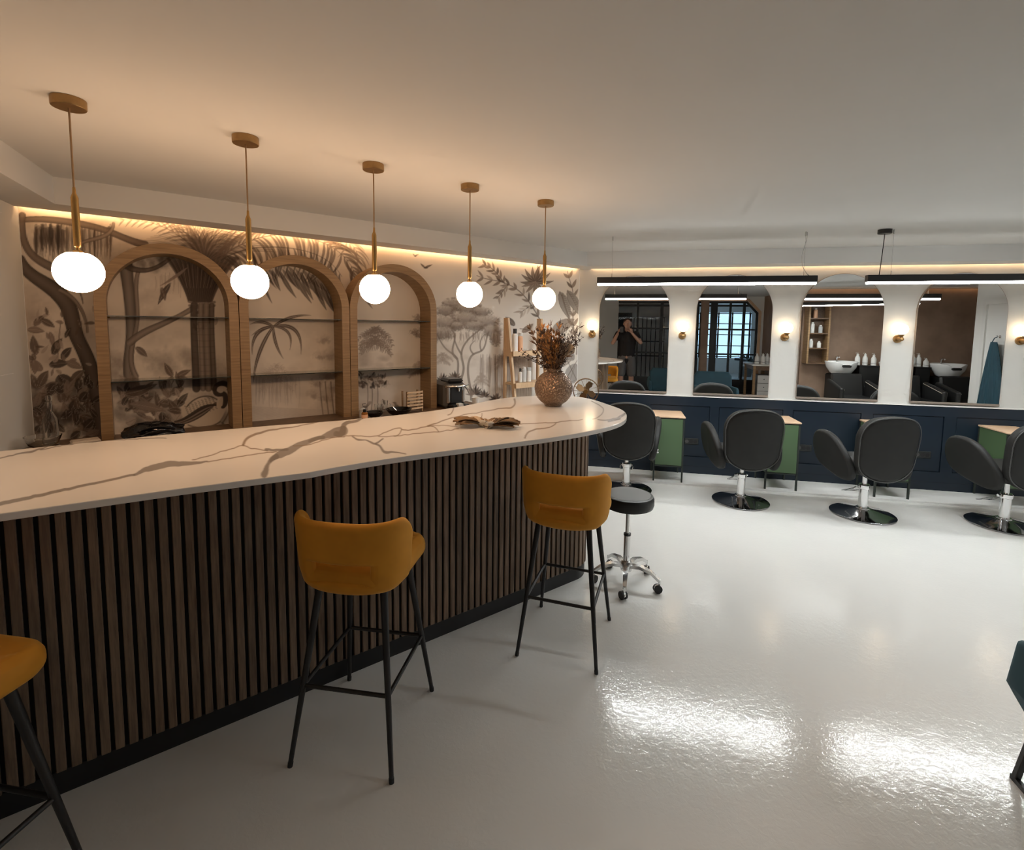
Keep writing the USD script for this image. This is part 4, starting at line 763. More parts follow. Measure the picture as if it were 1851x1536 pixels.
# black glossy bag bundle
t = thing('black_bag', 'crumpled glossy black bag below the painted bird', 'bag', W1(3.72, 0.085, ZK), RZ1)
bm = ball(1, sub=4); v = np.array(bm.vertices); nn = meshkit.fbm(v * 2.3 + 5, 4, 8)[:, None]; v = v * (0.78 + 0.55 * nn); bm.vertices = v * [0.145, 0.10, 0.062] + [0, 0, 0.056]; v = np.array(bm.vertices); v[:, 2] = np.maximum(v[:, 2], 0.001); bm.vertices = v
obj('body', bm, 'gloss_black', t, True); obj('strap', tube(spline([(-.08, -.06, .07), (-.02, -.10, .10), (.06, -.09, .095), (.12, -.04, .05)], 24), .007, 8), 'gloss_black', t); obj('knot', ball(.022, (.01, -.03, .112), 2, (1.3, .8, .7)), 'gloss_black', t)
t = thing('white_cable', 'short white cable in front of the black bag', 'cable', W1(3.485, 0.14, ZK), RZ1); obj('lead', tube(spline([(-.03, 0, .004), (0, .02, .006), (.03, .05, .02), (.035, .09, .05)], 20), .004, 8), 'plastic_white', t); obj('plug', rb(-.05, -.028, -.008, .008, 0, .014, .003), 'plastic_white', t)
# left wall: service panel and hook
def on_w3(n1, z, out=0.0): 
    p = W1(n1, w3s(n1), z); return p + np.array([*w3in, 0]) * out
r3 = ang3
p = on_w3(3.55, 1.33); t = thing('access_panel', 'flush white access panel on the left wall', 'wall panel', p, r3 + 180)
obj('panel', bx(-0.30, 0.55, -0.001, 0.012, 0.0, 0.86), 'plaster_greige', t, False); obj('frame', bx(-0.304, 0.554, -0.001, 0.008, -0.004, 0.864), 'paint_white', t, False)
p = on_w3(3.42, 1.60); t = thing('wall_hook', 'small brass hook on the left wall at the picture edge', 'hook', p, r3 + 180)
obj('plate', cyl((0, 0.011, 0), (0, 0.016, 0), 0.016, n=20), 'brass_dull', t); obj('peg', tube([(0, .014, 0), (0, .05, 0), (0, .055, .012)], .005, 8), 'brass_dull', t)

# ---------------------------------------------------------------- ladder shelf with bottles, pedestal fan
ls = W1(3.74, 2.96); t = thing('ladder_shelf', 'pale wooden leaning ladder shelf behind the vase', 'shelf', ls, RZ1)
zt = 1.70; WL = 0.43; top_y, dep = 0.235, 0.30
for x in (0, WL):
    obj('front_rail', hull([(x + dx, top_y + dy - 0.02, zt) for dx in (-.011, .011) for dy in (-.018, .018)] + [(x + dx, -0.06 + dy, 0) for dx in (-.011, .011) for dy in (-.018, .018)]), 'pine', t, False)
    obj('rear_rail', bx(x - .011, x + .011, top_y, top_y + .03, 0, zt), 'pine', t, False)
    obj('side_panel', hull([(x + dx, y, z) for dx in (-.006, .006) for (y, z) in ((top_y - .03, zt), (top_y + .02, zt), (top_y + .02, 1.32), (top_y - .085, 1.32))]), 'pine', t, False)
for z, y0 in ((1.37, 0.12), (1.06, 0.07), (0.70, 0.03), (0.36, -0.01)):
    s = obj('shelf_board', bx(-0.005, WL + .005, y0, top_y + .03, z - .018, z), 'pine', t, False); obj('shelf_lip', bx(-0.005, WL + .005, y0 - .012, y0, z - .045, z + .005), 'pine', s, False)
def bottle(name, label, loc, r, h, mat, capmat, caph=.03, capr=.5, neck=True, rz=0, cat='bottle', group=None):
    t = thing(name, label, cat, loc, rz, group); pr = [(0, 0), (r * .94, 0), (r, r * .1), (r, h * .86), (r * .9, h * .93), (r * capr, h), (0, h)]
    obj('body', lathe(pr, 28), mat, t); obj('cap', lathe([(0, h - .002), (r * capr, h - .002), (r * capr, h + caph), (r * capr * .85, h + caph + .003), (0, h + caph + .003)], 24), capmat, t); return t
def lp(x, y, z): return ls + x * D1 + y * N1 + z * Z
bottle('shampoo_bottle', 'tall white bottle with a black cap on the upper ladder shelf', lp(.055, .165, 1.372), .030, .175, 'plastic_white', 'plastic_black', .045, .62)
bottle('lotion_bottle', 'peach and white bottle right of the tall white one on the ladder shelf', lp(.135, .18, 1.372), .026, .15, 'bottle_peach', 'plastic_white', .03, .8)
bottle('dropper_bottle', 'slim white bottle with a pointed black cap on the lower ladder shelf', lp(.115, .15, 1.062), .020, .105, 'plastic_white', 'plastic_black', .032, .38)
bottle('clear_bottle', 'pale translucent bottle beside the dropper bottle on the ladder shelf', lp(.17, .16, 1.062), .026, .135, 'bottle_clear', 'plastic_white', .012, .6)
bottle('lotion_tube', 'white tube standing rightmost on the lower ladder shelf', lp(.235, .16, 1.062), .025, .11, 'plastic_white', 'bottle_clear', .03, .95)
t = thing('small_tray', 'small dark tray with a white rim on a low ladder shelf board', 'tray', lp(.16, .12, .702), RZ1); obj('body', rb(-.06, .06, -.045, .045, 0, .02, .004), 'plastic_black', t); obj('rim', rb(-.063, .063, -.048, .048, .018, .024, .002), 'plastic_white', t)
fp = on_plane(1059, 708, N1, 3.52) * [1, 1, 0]; t = thing('pedestal_fan', 'brass wire pedestal fan in the corner behind the bar end', 'fan', fp, RZ2 + 4)
fz, fr = 0.975, 0.125
for y in (-.05, .035):
    obj('guard_ring', tube([(fr * math.cos(a), y * .4, fz + fr * math.sin(a)) for a in np.linspace(0, 2 * PI, 49)], .0042, 8, False), 'fan_bronze', t)
    for k in range(16):
        a = 2 * PI * k / 16; obj('guard_wire', tube([(fr * math.cos(a), y * .4, fz + fr * math.sin(a)), (fr * .6 * math.cos(a), y * .95, fz + fr * .6 * math.sin(a)), (.02 * math.cos(a), y * 1.1, fz + .02 * math.sin(a))], .0012, 5, False), 'fan_bronze', t)
for k in range(4):
    bl_ = pad([(0.018, -.012), (.06, -.045), (.10, -.04), (.105, .01), (.06, .03), (.018, .012)], .003, .001, .02); bl_ = rot(bl_, 25, [1, 0, 0]); bl_ = rot(bl_, 90, [1, 0, 0]); bl_ = rot(bl_, 90 * k + 20, [0, 1, 0]); obj('blade', mv(bl_, 0, -.008, fz), 'fan_bronze', t)
obj('hub', cyl((0, -.055, fz), (0, .04, fz), .022, n=20), 'brass', t); obj('motor', rb(-.035, .035, .035, .13, fz - .035, fz + .035, .02), 'fan_bronze', t); obj('pole', cyl((0, .08, .02), (0, .08, fz - .03), .010, n=12), 'fan_bronze', t); obj('base', lathe([(0, 0), (.10, 0), (.10, .008), (.03, .02), (0, .022)], 32).apply_translation([0, .08, 0]), 'fan_bronze', t)

# ---------------------------------------------------------------- vase with dried flowers, dried leaf bundles
vc = np.array([0.283, 3.35, ZT]); t = thing('round_vase', 'round bronze-tinted dimpled glass vase at the rounded bar end', 'vase', vc)
R_v = 0.118; prof = [(0, 0), (.045, 0), (.055, .004)] + [(R_v * math.cos(a), .112 + .112 * math.sin(a)) for a in np.linspace(-1.05, 1.20, 26)] + [(.040, .222), (.044, .232), (.040, .234), (.036, .222)] + [((R_v - .006) * math.cos(a), .112 + .106 * math.sin(a)) for a in np.linspace(1.2, -1.1, 22)] + [(0, .016)]
vm = lathe(prof, 120); v = np.array(vm.vertices); rr = np.hypot(v[:, 0], v[:, 1]); th = np.arctan2(v[:, 1], v[:, 0]); vm = vm.subdivide(); v = np.array(vm.vertices); rr = np.hypot(v[:, 0], v[:, 1]); th = np.arctan2(v[:, 1], v[:, 0])
outm = (rr > .05) & (v[:, 2] > .012) & (v[:, 2] < .214) & (np.hypot(rr, v[:, 2] - .112) > .111)
d_ = 0.0022 * np.cos(th * 34 + 1.4 * np.sin(v[:, 2] * 60)) * np.cos((v[:, 2] - .112) * 300 + .8 * np.sin(th * 5)) + .0012 * (meshkit.noise(v * 70, 4) - .5); sc_ = np.where(outm, 1 + d_ / np.maximum(rr, .02), 1); v[:, 0] *= sc_; v[:, 1] *= sc_; vm.vertices = v * [1.08, 1.08, 1.08]
obj('body', vm, 'vase_glass', t, True); obj('neck_ring', lathe([(.040, .221), (.046, .222), (.047, .232), (.043, .236), (.038, .234), (.040, .221)], 40).apply_scale(1.08), 'vase_glass', t)
t = thing('dried_flowers', 'bunch of dried rust and brown flowers standing in the round vase', 'dried flowers', vc)
Rf = np.random.default_rng(5)
def sprig(mat, L, tilt, az, kind, base_r=.018):
    d = np.array([math.sin(tilt) * math.cos(az), math.sin(tilt) * math.sin(az), math.cos(tilt)]); b = np.array([base_r * math.cos(az), base_r * math.sin(az), .13]); n0 = np.array([b[0] * 1.2, b[1] * 1.2, .225])
    pts = spline([b * [-.6, -.6, .25], n0, n0 + d * L * .5 + [0, 0, L * .05], n0 + d * L], 14); ms = [tube(pts, np.linspace(.0022, .0010, 14), 5)]; e = pts[-1]
    if kind == 'head':
        for k in range(34):
            u = Rf.normal(size=3); u /= np.linalg.norm(u); u = u * .5 + d; u /= np.linalg.norm(u); q = pts[int(Rf.uniform(8, 13))]; l = Rf.uniform(.02, .05); ms.append(hull([q, q + u * l * .5 + Rf.normal(size=3) * .005, q + u * l * .6 + Rf.normal(size=3) * .006, q + u * l]))
    elif kind == 'leafy':
        for k in range(22):
            q = pts[int(Rf.uniform(4, 13))]; u = d * .6 + Rf.normal(size=3) * .5; u /= np.linalg.norm(u); l = Rf.uniform(.025, .055); s_ = np.cross(u, Rf.normal(size=3)); s_ /= np.linalg.norm(s_); ms.append(hull([q, q + u * l * .5 + s_ * .005, q + u * l * .5 - s_ * .005, q + u * l, q + u * l * .5 + np.cross(u, s_) * .0015]))
    else:
        for k in range(40):
            i_ = 4 + k % 10; q = pts[i_]; a = Rf.uniform(0, 2 * PI); s_ = np.cross(d, [math.cos(a), math.sin(a), .3]); s_ /= np.linalg.norm(s_); u = s_ * .7 + d * .7; l = .028 * (1 - .5 * (i_ - 4) / 10); ms.append(hull([q, q + u * l * .6 + Rf.normal(size=3) * .002, q + u * l, q + u * l * .5 + Rf.normal(size=3) * .003]))
    return cat(ms)
for k in range(36): obj('rust_sprig', sprig(None, Rf.uniform(.20, .36), Rf.uniform(.03, .62), Rf.uniform(1.6, 5.2), 'head'), 'dry_orange' if k % 3 else 'dry_brown', t, False)
for k in range(34): obj('brown_sprig', sprig(None, Rf.uniform(.12, .30), Rf.uniform(.05, .78), Rf.uniform(0, 2 * PI), 'leafy'), 'dry_brown', t, False)
for k in range(10): obj('dark_spike', sprig(None, Rf.uniform(.24, .35), Rf.uniform(.35, .68), Rf.uniform(-.9, .6), 'spike'), 'dry_dark', t, False)
for k in range(4): obj('dark_spike', sprig(None, Rf.uniform(.20, .26), Rf.uniform(.9, 1.1), Rf.uniform(2.8, 3.5), 'spike'), 'dry_dark', t, False)
for k in range(14): obj('thin_twig', sprig(None, Rf.uniform(.22, .38), Rf.uniform(.1, .7), Rf.uniform(-.8, 1.2), 'leafy'), 'dry_dark', t, False)
ax_ = np.linspace(-1, 1, 9)
fl = []
pv = [(0, 0, 0)] + [(.055 * math.sin(a), 0.012 * math.sin(5 * a), .05 + .052 * math.cos(a)) for a in np.linspace(-1.9, 1.9, 22)]
fm = trimesh.Trimesh(np.vstack([pv, np.array(pv) + [0, .002, 0]]), [[0, i + 1, i + 2] for i in range(20)] + [[23, 23 + i + 2, 23 + i + 1] for i in range(20)], process=False)
obj('fan_leaf', mv(rot(fm, 12, [0, 1, 0]), .070, -.03, .33), 'dry_pale', t, False); obj('fan_leaf_stem', tube([(.01, -.01, .2), (.05, -.025, .29), (.070, -.03, .335)], .0018, 6), 'dry_pale', t)
def leaf_bundle(label, loc, rz, n, L, spread, seed):
    r_ = np.random.default_rng(seed); t = thing('dried_leaf_bundle', label, 'dried leaves', loc, rz)
    for k in range(n):
        a = (k / (n - 1) - .5) * 2 * spread + r_.uniform(-.06, .06); l = L * r_.uniform(.78, 1.05) * (1 - .25 * abs(a) / spread); w = r_.uniform(.016, .026); u = np.linspace(0, 1, 10); lift = r_.uniform(.3, 1.0)
        zz = .012 + .014 * lift * np.sin(u * 2.9) + .0035 * (k % 4) * u; zz = np.maximum(zz, .006); cx_ = .03 * u * (1 - u) * r_.uniform(-1, 1)
        x = l * u * math.cos(a) - cx_ * math.sin(a); y = l * u * math.sin(a) + cx_ * math.cos(a); wd = w * np.sin(PI * np.clip(u * .95 + .05, 0, 1)) ** .7 * (1 + .12 * np.sin(u * 23 + k)) + .002; nx, ny = -math.sin(a), math.cos(a); tw = r_.uniform(-.4, .4)
        v = np.vstack([np.c_[x + nx * wd * s, y + ny * wd * s, zz + q + s * tw * wd] for s, q in ((-1, .006), (0, -.002), (1, .006), (-1, .0074), (0, -.0005), (1, .0074))]); v[:, 2] = np.maximum(v[:, 2], .001); f = []
        for i in range(9):
            for (p_, q_) in ((0, 1), (1, 2), (4, 3), (5, 4), (3, 0), (2, 5)): f += [[p_ * 10 + i, q_ * 10 + i, q_ * 10 + i + 1], [p_ * 10 + i, q_ * 10 + i + 1, p_ * 10 + i + 1]]
        m_ = trimesh.Trimesh(v, f, process=False); m_.fix_normals(); obj('leaf', m_, ('dry_leaf', 'dry_brown', 'dry_leaf', 'dry_pale', 'dry_leaf')[k % 5], t, True)
    for k in range(5):
        yy = (k - 2) * .005; obj('stalk', tube([(-.035, yy * 1.6, .012), (0, yy, .016), (.03, yy * 1.3, .018)], .0035, 6), 'dry_brown', t)
    obj('wrap', lathe([(0, -.022), (.016, -.022), (.019, -.008), (.018, .012), (.012, .026), (0, .026)], 18).apply_transform(trimesh.transformations.rotation_matrix(PI / 2, [0, 1, 0])).apply_translation([-.012, 0, .018]), 'tape_grey', t); return t
leaf_bundle('bundle of dried brown leaves pointing left on the countertop', at_z(869, 771, ZT), 152, 15, .170, 1.0, 3); leaf_bundle('bundle of dried brown leaves fanned to the right on the countertop', at_z(888, 773.5, ZT), 42, 19, .185, 1.15, 4)

# ---------------------------------------------------------------- bar stools
def make_stool():
    t = thing('bar_stool', 'x', 'bar stool', (0, 0, 0), 0, 'mustard velvet bar stools at the counter')   # x right, y front
    def warp(v):
        y = v[:, 1]; f = np.clip((y + .2) / .42, 0, 1); top = v[:, 2] > 0
        v[:, 2] = v[:, 2] * np.where(top, 1.0, 1 - .45 * f ** 1.3) + np.where(top, -.012 * ((v[:, 0] / .19) ** 2 < .6) * np.sin(PI * f), 0); v[:, 0] *= 1 + .06 * f; return v
    obj('seat', mv(pad(round_poly(.385, .40, .095, 8), .105, .045, .022, 5, warp), 0, .008, .705), 'velvet_mustard', t, True)
    half = 1.24
    def R(th): return 1 / (np.abs(np.sin(th) / .203) ** 3.2 + np.abs(np.cos(th) / .205) ** 3.2) ** (1 / 3.2)
    def z0(th): return .652 + .030 * np.clip(np.abs(th) / half, 0, 1) ** 2
    def z1(th):
        f = np.clip((np.abs(th) - .86) / (half - .86), 0, 1); return .928 + .006 * np.sin(th) ** 2 - .075 * f ** 3.0
    def surf(sgn):
        def fn(u, v):
            th = (u - .5) * 2 * half; vz_ = np.clip(v, 0, 1); e = np.minimum(np.minimum(vz_, 1 - vz_) / .10, 1.0); e2 = np.minimum(np.minimum(u, 1 - u) / .035, 1.0)
            thk = .019 * np.sqrt(np.clip(1 - (1 - e) ** 2, 0.02, 1)) * np.sqrt(np.clip(1 - (1 - e2) ** 2, .02, 1)); hole = np.clip(np.maximum(np.abs(th) / .52, np.abs(z0(th) + (z1(th) - z0(th)) * vz_ - .738) / .038), 0, 3)
            thk = thk * np.sqrt(np.clip((hole - .93) / .22, .05, 1)); zz = z0(th) + (z1(th) - z0(th)) * vz_; r = R(th) * (1 + .11 * (vz_ - .3) * np.cos(th * .8)) * (1 - .05 * np.clip(.25 - vz_, 0, 1) * 4) + sgn * thk
            return np.stack([r * np.sin(th), -r * np.cos(th) + .012, zz], -1)
        return fn
    sh = grid_shell(surf(1), surf(-1), 110, 44, lambda u, v: not (abs((u - .5) * 2 * half) < .505 and abs(z0((u - .5) * 2 * half) + (z1((u - .5) * 2 * half) - z0((u - .5) * 2 * half)) * v - .738) < .036))
    obj('backrest', sh, 'velvet_mustard', t, True)
    top = {(-1, -1): (-.125, -.115), (1, -1): (.125, -.115), (-1, 1): (-.125, .12), (1, 1): (.125, .12)}; ft = {}
    obj('seat_plate', rb(-.135, .135, -.125, .13, .646, .660, .004), 'metal_black', t, False)
    for k, (a, b) in top.items():
        e = (k[0] * .196, k[1] * .228); ft[k] = np.array([a, b, .655]), np.array([e[0], e[1], .004])
        l = obj('leg', cyl(ft[k][1], ft[k][0], .0085, .0145, 16), 'metal_black', t); obj('foot_cap', cyl((e[0], e[1], 0), ft[k][1] + (ft[k][0] - ft[k][1]) * .02, .0092, .0098, 16), 'rubber', l)
    zf = .285; q = {k: a + (b - a) * ((.655 - zf) / .651) for k, (a, b) in ft.items()}; o = [(-1, -1), (1, -1), (1, 1), (-1, 1)]
    for i in range(4):
        a, b = q[o[i]], q[o[(i + 1) % 4]]; obj('footrest_bar', cyl(a, b, .0078, n=12), 'metal_black', t)
    return t
ST = make_stool(); ST.SetCustomDataByKey('label', 'mustard velvet bar stool in the middle of the bar front'); ST.GetAttribute('xformOp:translate').Set(Gf.Vec3d(-.568, 1.888, 0)); ST.GetAttribute('xformOp:rotateZ').Set(-8.9)
dup(ST, (.299, 2.481, 0), -18.5, 'mustard velvet bar stool beside the rolling stool at the rounded bar end')
dup(ST, (-1.462, 1.135, 0), -8.9, 'mustard velvet bar stool cut by the left picture edge')

# ---------------------------------------------------------------- salon chairs
def make_chair():
    t = thing('salon_chair', 'x', 'salon chair', (0, 0, 0), 0, 'grey styling chairs facing the mirrors')   # x right, y front (towards the mirror)
    prof = [(.0, 0), (.0, .012), (.252, .006)]
    obj('base_disc', lathe([(0, 0), (.245, 0), (.250, .004), (.250, .012), (.245, .016), (.16, .030), (.075, .052), (.052, .060), (0, .060)], 56), 'chrome_dark', t, 30)
    obj('base_collar', lathe([(0, .055), (.054, .055), (.054, .064), (.047, .068), (0, .068)], 32), 'chrome', t)
    obj('column', cyl((0, 0, .06), (0, 0, .262), .037, n=32), 'chrome', t); obj('column_head', lathe([(0, .235), (.043, .235), (.045, .240), (.045, .268), (.040, .275), (0, .275)], 32), 'chrome', t)
    obj('piston', cyl((0, 0, .27), (0, 0, .395), .019, n=20), 'chrome', t)
    pm = node('pump_lever', t)
    obj('loop', tube([(.050, .02, .25), (.062, .05, .22), (.062, .19, .155), (-.062, .19, .155), (-.062, .05, .22), (-.050, .02, .25)], .0048, 8), 'chrome', pm); obj('pivot', cyl((-.058, .012, .252), (.058, .012, .252), .011, n=16), 'chrome', pm)
    obj('seat_mount', rb(-.10, .10, -.10, .12, .385, .408, .005), 'metal_black', t, False)
    def ws(v):
        v[:, 2] += .010 * (v[:, 0] / .25) ** 2; return v
    obj('seat', mv(pad(round_poly(.50, .50, .12, 8), .105, .045, .03, 5, ws), 0, .03, .452), 'vinyl_grey', t, True)
    ol = [(-.185, -.235), (.185, -.235), (.215, -.20), (.245, -.02), (.252, .08), (.232, .17), (.175, .235), (.09, .262), (-.09, .262), (-.175, .235), (-.232, .17), (-.252, .08), (-.245, -.02), (-.215, -.20)]
    ol = [tuple(p) for p in np.array(Polygon(spline(ol, 60, True)).convex_hull.exterior.coords)[:-1]]
    def wb_(v):   # pad plane xy -> x, z; thickness -> y
        x, z, y = v[:, 0].copy(), v[:, 1].copy(), v[:, 2].copy(); return np.c_[x, -.235 - .16 * (z + .05) * .8 + y + .55 * x * x, z + .655]
    bk = pad(ol, .085, .035, .028, 5, wb_); obj('backrest', bk, 'vinyl_grey', t, True)
    pl = np.array([(x, z, 0) for x, z in ol]); 
    for s in (.033,): obj('back_piping', tube(np.vstack([wb_(np.c_[pl[:, 0] * .985, pl[:, 1] * .985, np.full(len(pl), -.0375)]), wb_(np.c_[pl[:1, 0] * .985, pl[:1, 1] * .985, [-.0375]])]), .0042, 6, False), 'vinyl_piping', t)
    al_ = [(-.22, -.17), (.02, -.185), (.20, -.10), (.235, .05), (.19, .155), (.08, .185), (-.06, .15), (-.17, .04), (-.235, -.08)]
    al_ = [tuple(p) for p in np.array(Polygon(spline(al_, 50, True)).convex_hull.exterior.coords)[:-1]]
    for s in (-1, 1):
        def wa(v, s=s):   # petal shaped arm: x of outline -> y front, y of outline -> height; flares outwards
            yy, zz, th = v[:, 0].copy(), v[:, 1].copy(), v[:, 2].copy(); h = np.clip((zz + .185) / .37, 0, 1); x = .245 + .085 * h - .035 * h * h - .10 * np.clip(-yy - .02, 0, 1) + th
            return np.c_[s * x, yy + .045, zz + .545]
        am = pad(al_, .062, .027, .025, 4, wa); am.fix_normals(); obj('armrest', am, 'vinyl_grey', t, True)
    return t
CH = make_chair(); cl_ = ['first from the corner, half hidden by the bar end', 'second from the corner, beside the second green cabinet', 'third from the corner, in front of the wall socket', 'fourth, cut by the right picture edge']
cp = [(5.02, .100, 0), (4.925, 1.150, 7), (4.84, 2.135, 13), (4.86, 3.20, 13)]
for i, (n, s, a) in enumerate(cp):
    l = 'dark grey salon chair, ' + cl_[i]
    if i == 0: CH.SetCustomDataByKey('label', l); CH.GetAttribute('xformOp:translate').Set(Gf.Vec3d(*map(float, W2(n, s)))); CH.GetAttribute('xformOp:rotateZ').Set(RZ2 + a)
    else: dup(CH, W2(n, s), RZ2 + a, l)

# rolling stool
t = thing('rolling_stool', 'round black rolling stool with a chrome five-star base and castors', 'stool', W2(3.135, .080), RZ2 + 7)
obj('seat', lathe([(0, .498), (.135, .498), (.152, .506), (.158, .525), (.157, .560), (.150, .575), (.138, .580), (0, .578)], 48), 'vinyl_black', t); obj('seat_top', lathe([(0, .586), (.06, .5865), (.128, .584), (.139, .578), (.137, .572), (0, .572)], 48), 'seat_grey', t)
obj('upper_post', cyl((0, 0, .31), (0, 0, .50), .0125, n=20), 'aluminium', t); obj('lower_tube', cyl((0, 0, .11), (0, 0, .318), .021, n=24), 'chrome', t); obj('collar', cyl((0, 0, .312), (0, 0, .326), .0225, n=24), 'metal_black', t); obj('seat_bracket', lathe([(0, .485), (.07, .49), (.07, .499), (0, .499)], 24), 'metal_black', t)
obj('hub', lathe([(0, .085), (.034, .085), (.038, .10), (.036, .135), (.026, .15), (0, .15)], 32), 'aluminium', t)
for k in range(5):
    a = 2 * PI * k / 5 + math.radians(-100); c, s = math.cos(a), math.sin(a)
    pts = [(.025, .118), (.09, .128), (.16, .112), (.212, .076)]; arm = []
    for (r0, z0_), (r1, z1_), w0, w1 in zip(pts[:-1], pts[1:], (.020, .017, .013), (.017, .013, .011)):
        arm.append(hull([(r * c - w * sg_ * s, r * s + w * sg_ * c, z + dz) for r, z, w in ((r0, z0_, w0), (r1, z1_, w1)) for sg_ in (-1, 1) for dz in (-.011, .009)]))
    am_ = mesh_of(manifold3d.Manifold.batch_boolean([man_of(x) for x in arm], manifold3d.OpType.Add)); l = obj('star_leg', am_, 'aluminium', t, 50)
    cs_ = node('castor', t); R0 = np.array([.215 * c, .215 * s, 0]); d_ = np.array([math.cos(a + .7), math.sin(a + .7), 0]); pr_ = np.array([-d_[1], d_[0], 0])
    obj('swivel', cyl(R0 + [0, 0, .045], R0 + [0, 0, .082], .007, n=12), 'chrome', cs_)
    for sg_ in (-1, 1): obj('wheel', cyl(R0 - d_ * .012 + pr_ * sg_ * .006 + [0, 0, .0255], R0 - d_ * .012 + pr_ * sg_ * .017 + [0, 0, .0255], .025, n=24), 'rubber', cs_)
    obj('hood', cyl(R0 - d_ * .012 - pr_ * .006 + [0, 0, .030], R0 - d_ * .012 + pr_ * .006 + [0, 0, .030], .022, n=20), 'chrome', cs_)

# green metal cabinets
def make_cabinet():
    t = thing('metal_cabinet', 'x', 'cabinet', (0, 0, 0), 0, 'green metal cabinets under the mirrors')   # front at y=0, +y to the wall
    w, dp, z0, z1 = .30, .385, .165, .675
    for x in (0, w - .016):
        for y in (0, dp - .016): obj('leg', bx(x, x + .016, y, y + .016, 0, z1), 'green_dark', t, False)
    obj('body', bx(.004, w - .004, .008, dp - .004, z0, z1), 'green_paint', t, False); obj('rail', bx(0, w, 0, .016, z0 - .006, z0 + .008), 'green_dark', t, False); obj('rail', bx(0, w, 0, .016, z1 - .010, z1), 'green_dark', t, False)
    d = obj('door', rb(.019, w - .019, -.004, .010, z0 + .012, z1 - .014, .0015), 'green_paint', t, False)
    obj('handle', cyl((.040, -.016, .40), (.040, -.016, .48), .004, n=10), 'green_dark', d); obj('lock', cyl((.040, -.004, .335), (.040, -.012, .335), .010, n=18), 'chrome', d); obj('key', cat(bx(.0385, .0415, -.032, -.010, .327, .343), mv(cyl((0, -.001, 0), (0, .001, 0), .010, n=14), .040, -.030, .312)), 'chrome', d, False)
    obj('top', rb(-.006, w + .006, -.010, dp, z1, z1 + .016, .003), 'cabinet_top', t, False); return t
CB = make_cabinet(); cb = [(.375, 'between the first and second salon chairs'), (1.46, 'right of the second salon chair'), (2.435, 'behind the third salon chair'), (3.475, 'behind the fourth salon chair at the picture edge')]
for i, (s, l) in enumerate(cb):
    l = 'green metal cabinet with a wooden top, ' + l; p = W2(5.325, s, .018)
    if i == 0: CB.SetCustomDataByKey('label', l); CB.GetAttribute('xformOp:translate').Set(Gf.Vec3d(*map(float, p))); CB.GetAttribute('xformOp:rotateZ').Set(RZ2)
    else: dup(CB, p, RZ2, l)
def make_socket():
    t = thing('power_socket', 'x', 'socket', (0, 0, 0), 0, 'dark wall sockets in the navy panelling')
    obj('plate', rb(-.075, .075, -.009, .002, -.035, .035, .004), 'socket_dark', t, False)
    for x in (-.048, -.002, .040): obj('insert', cyl((x, -.0105, 0), (x, -.005, 0), .019, n=20), 'plastic_black' if x > -.04 else 'plastic_grey', t)
    return t
SK = make_socket(); sk = [(.80, 'right of the first green cabinet'), (1.93, 'right of the second green cabinet'), (3.02, 'right of the third green cabinet')]
for i, (s, l) in enumerate(sk):
    p = W2(d2 - .017, s, .375); l = 'dark double wall socket in the navy panel ' + l
    if i == 0: SK.SetCustomDataByKey('label', l); SK.GetAttribute('xformOp:translate').Set(Gf.Vec3d(*map(float, p))); SK.GetAttribute('xformOp:rotateZ').Set(RZ2)
    else: dup(SK, p, RZ2, l)

# teal armchairs
def make_armchair():
    t = thing('armchair', 'x', 'armchair', (0, 0, 0), 0, 'teal velvet armchairs on black sled legs')   # x right, y front
    side = [(-.30, .55), (.22, .57), (.285, .54), (.30, .38), (.22, .235), (-.27, .235), (-.33, .33), (-.345, .50)]
    for s in (-1, 1):
        m = pad([(y, z - .4) for y, z in side], .065, .025, .05, 3); v = np.array(m.vertices); xo = np.interp(v[:, 1] + .4, [.235, .38, .57], [.265, .325, .312]); m.vertices = np.c_[s * (xo + v[:, 2]), v[:, 0], v[:, 1] + .4]; m.fix_normals(); obj('side_panel', m, 'velvet_teal', t, 40)
    obj('seat', mv(pad(round_poly(.56, .56, .05), .15, .04, .05, 4), 0, 0, .35), 'velvet_teal', t, True)
    def wk(v): return np.c_[v[:, 0], -.27 - .22 * (v[:, 1] + .2) + v[:, 2] + .22 * v[:, 0] ** 2, v[:, 1] + .57]
    obj('backrest', pad([(-.29, -.24), (.29, -.24), (.34, -.02), (.335, .16), (.28, .235), (-.28, .235), (-.335, .16), (-.34, -.02)], .09, .035, .05, 4, wk), 'velvet_teal', t, 40)
    for s in (-1, 1):
        l = node('sled_leg', t)
        for a, b in (((s * .268, .262, .25), (s * .29, .295, .009)), ((s * .268, -.262, .25), (s * .29, -.295, .009)), ((s * .29, -.302, .009), (s * .29, .302, .009))):
            q = np.array(a), np.array(b); obj('bar', hull([p + np.array([dx, dy, dz]) for p in q for dx in (-.008, .008) for dy in (-.008, .008) for dz in (-.009, .009)]), 'metal_black', l, False)
    obj('cross_bar', bx(-.26, .26, -.009, .009, .235, .253), 'metal_black', t, False); return t
AC = make_armchair(); AC.SetCustomDataByKey('label', 'teal velvet armchair on black legs at the right picture edge'); AC.GetAttribute('xformOp:translate').Set(Gf.Vec3d(*map(float, W2(1.725, 1.735)))); AC.GetAttribute('xformOp:rotateZ').Set(RZ2)
dup(AC, W2(.47, .95), RZ2 + 180, 'teal velvet armchair in the bottom right corner of the picture')

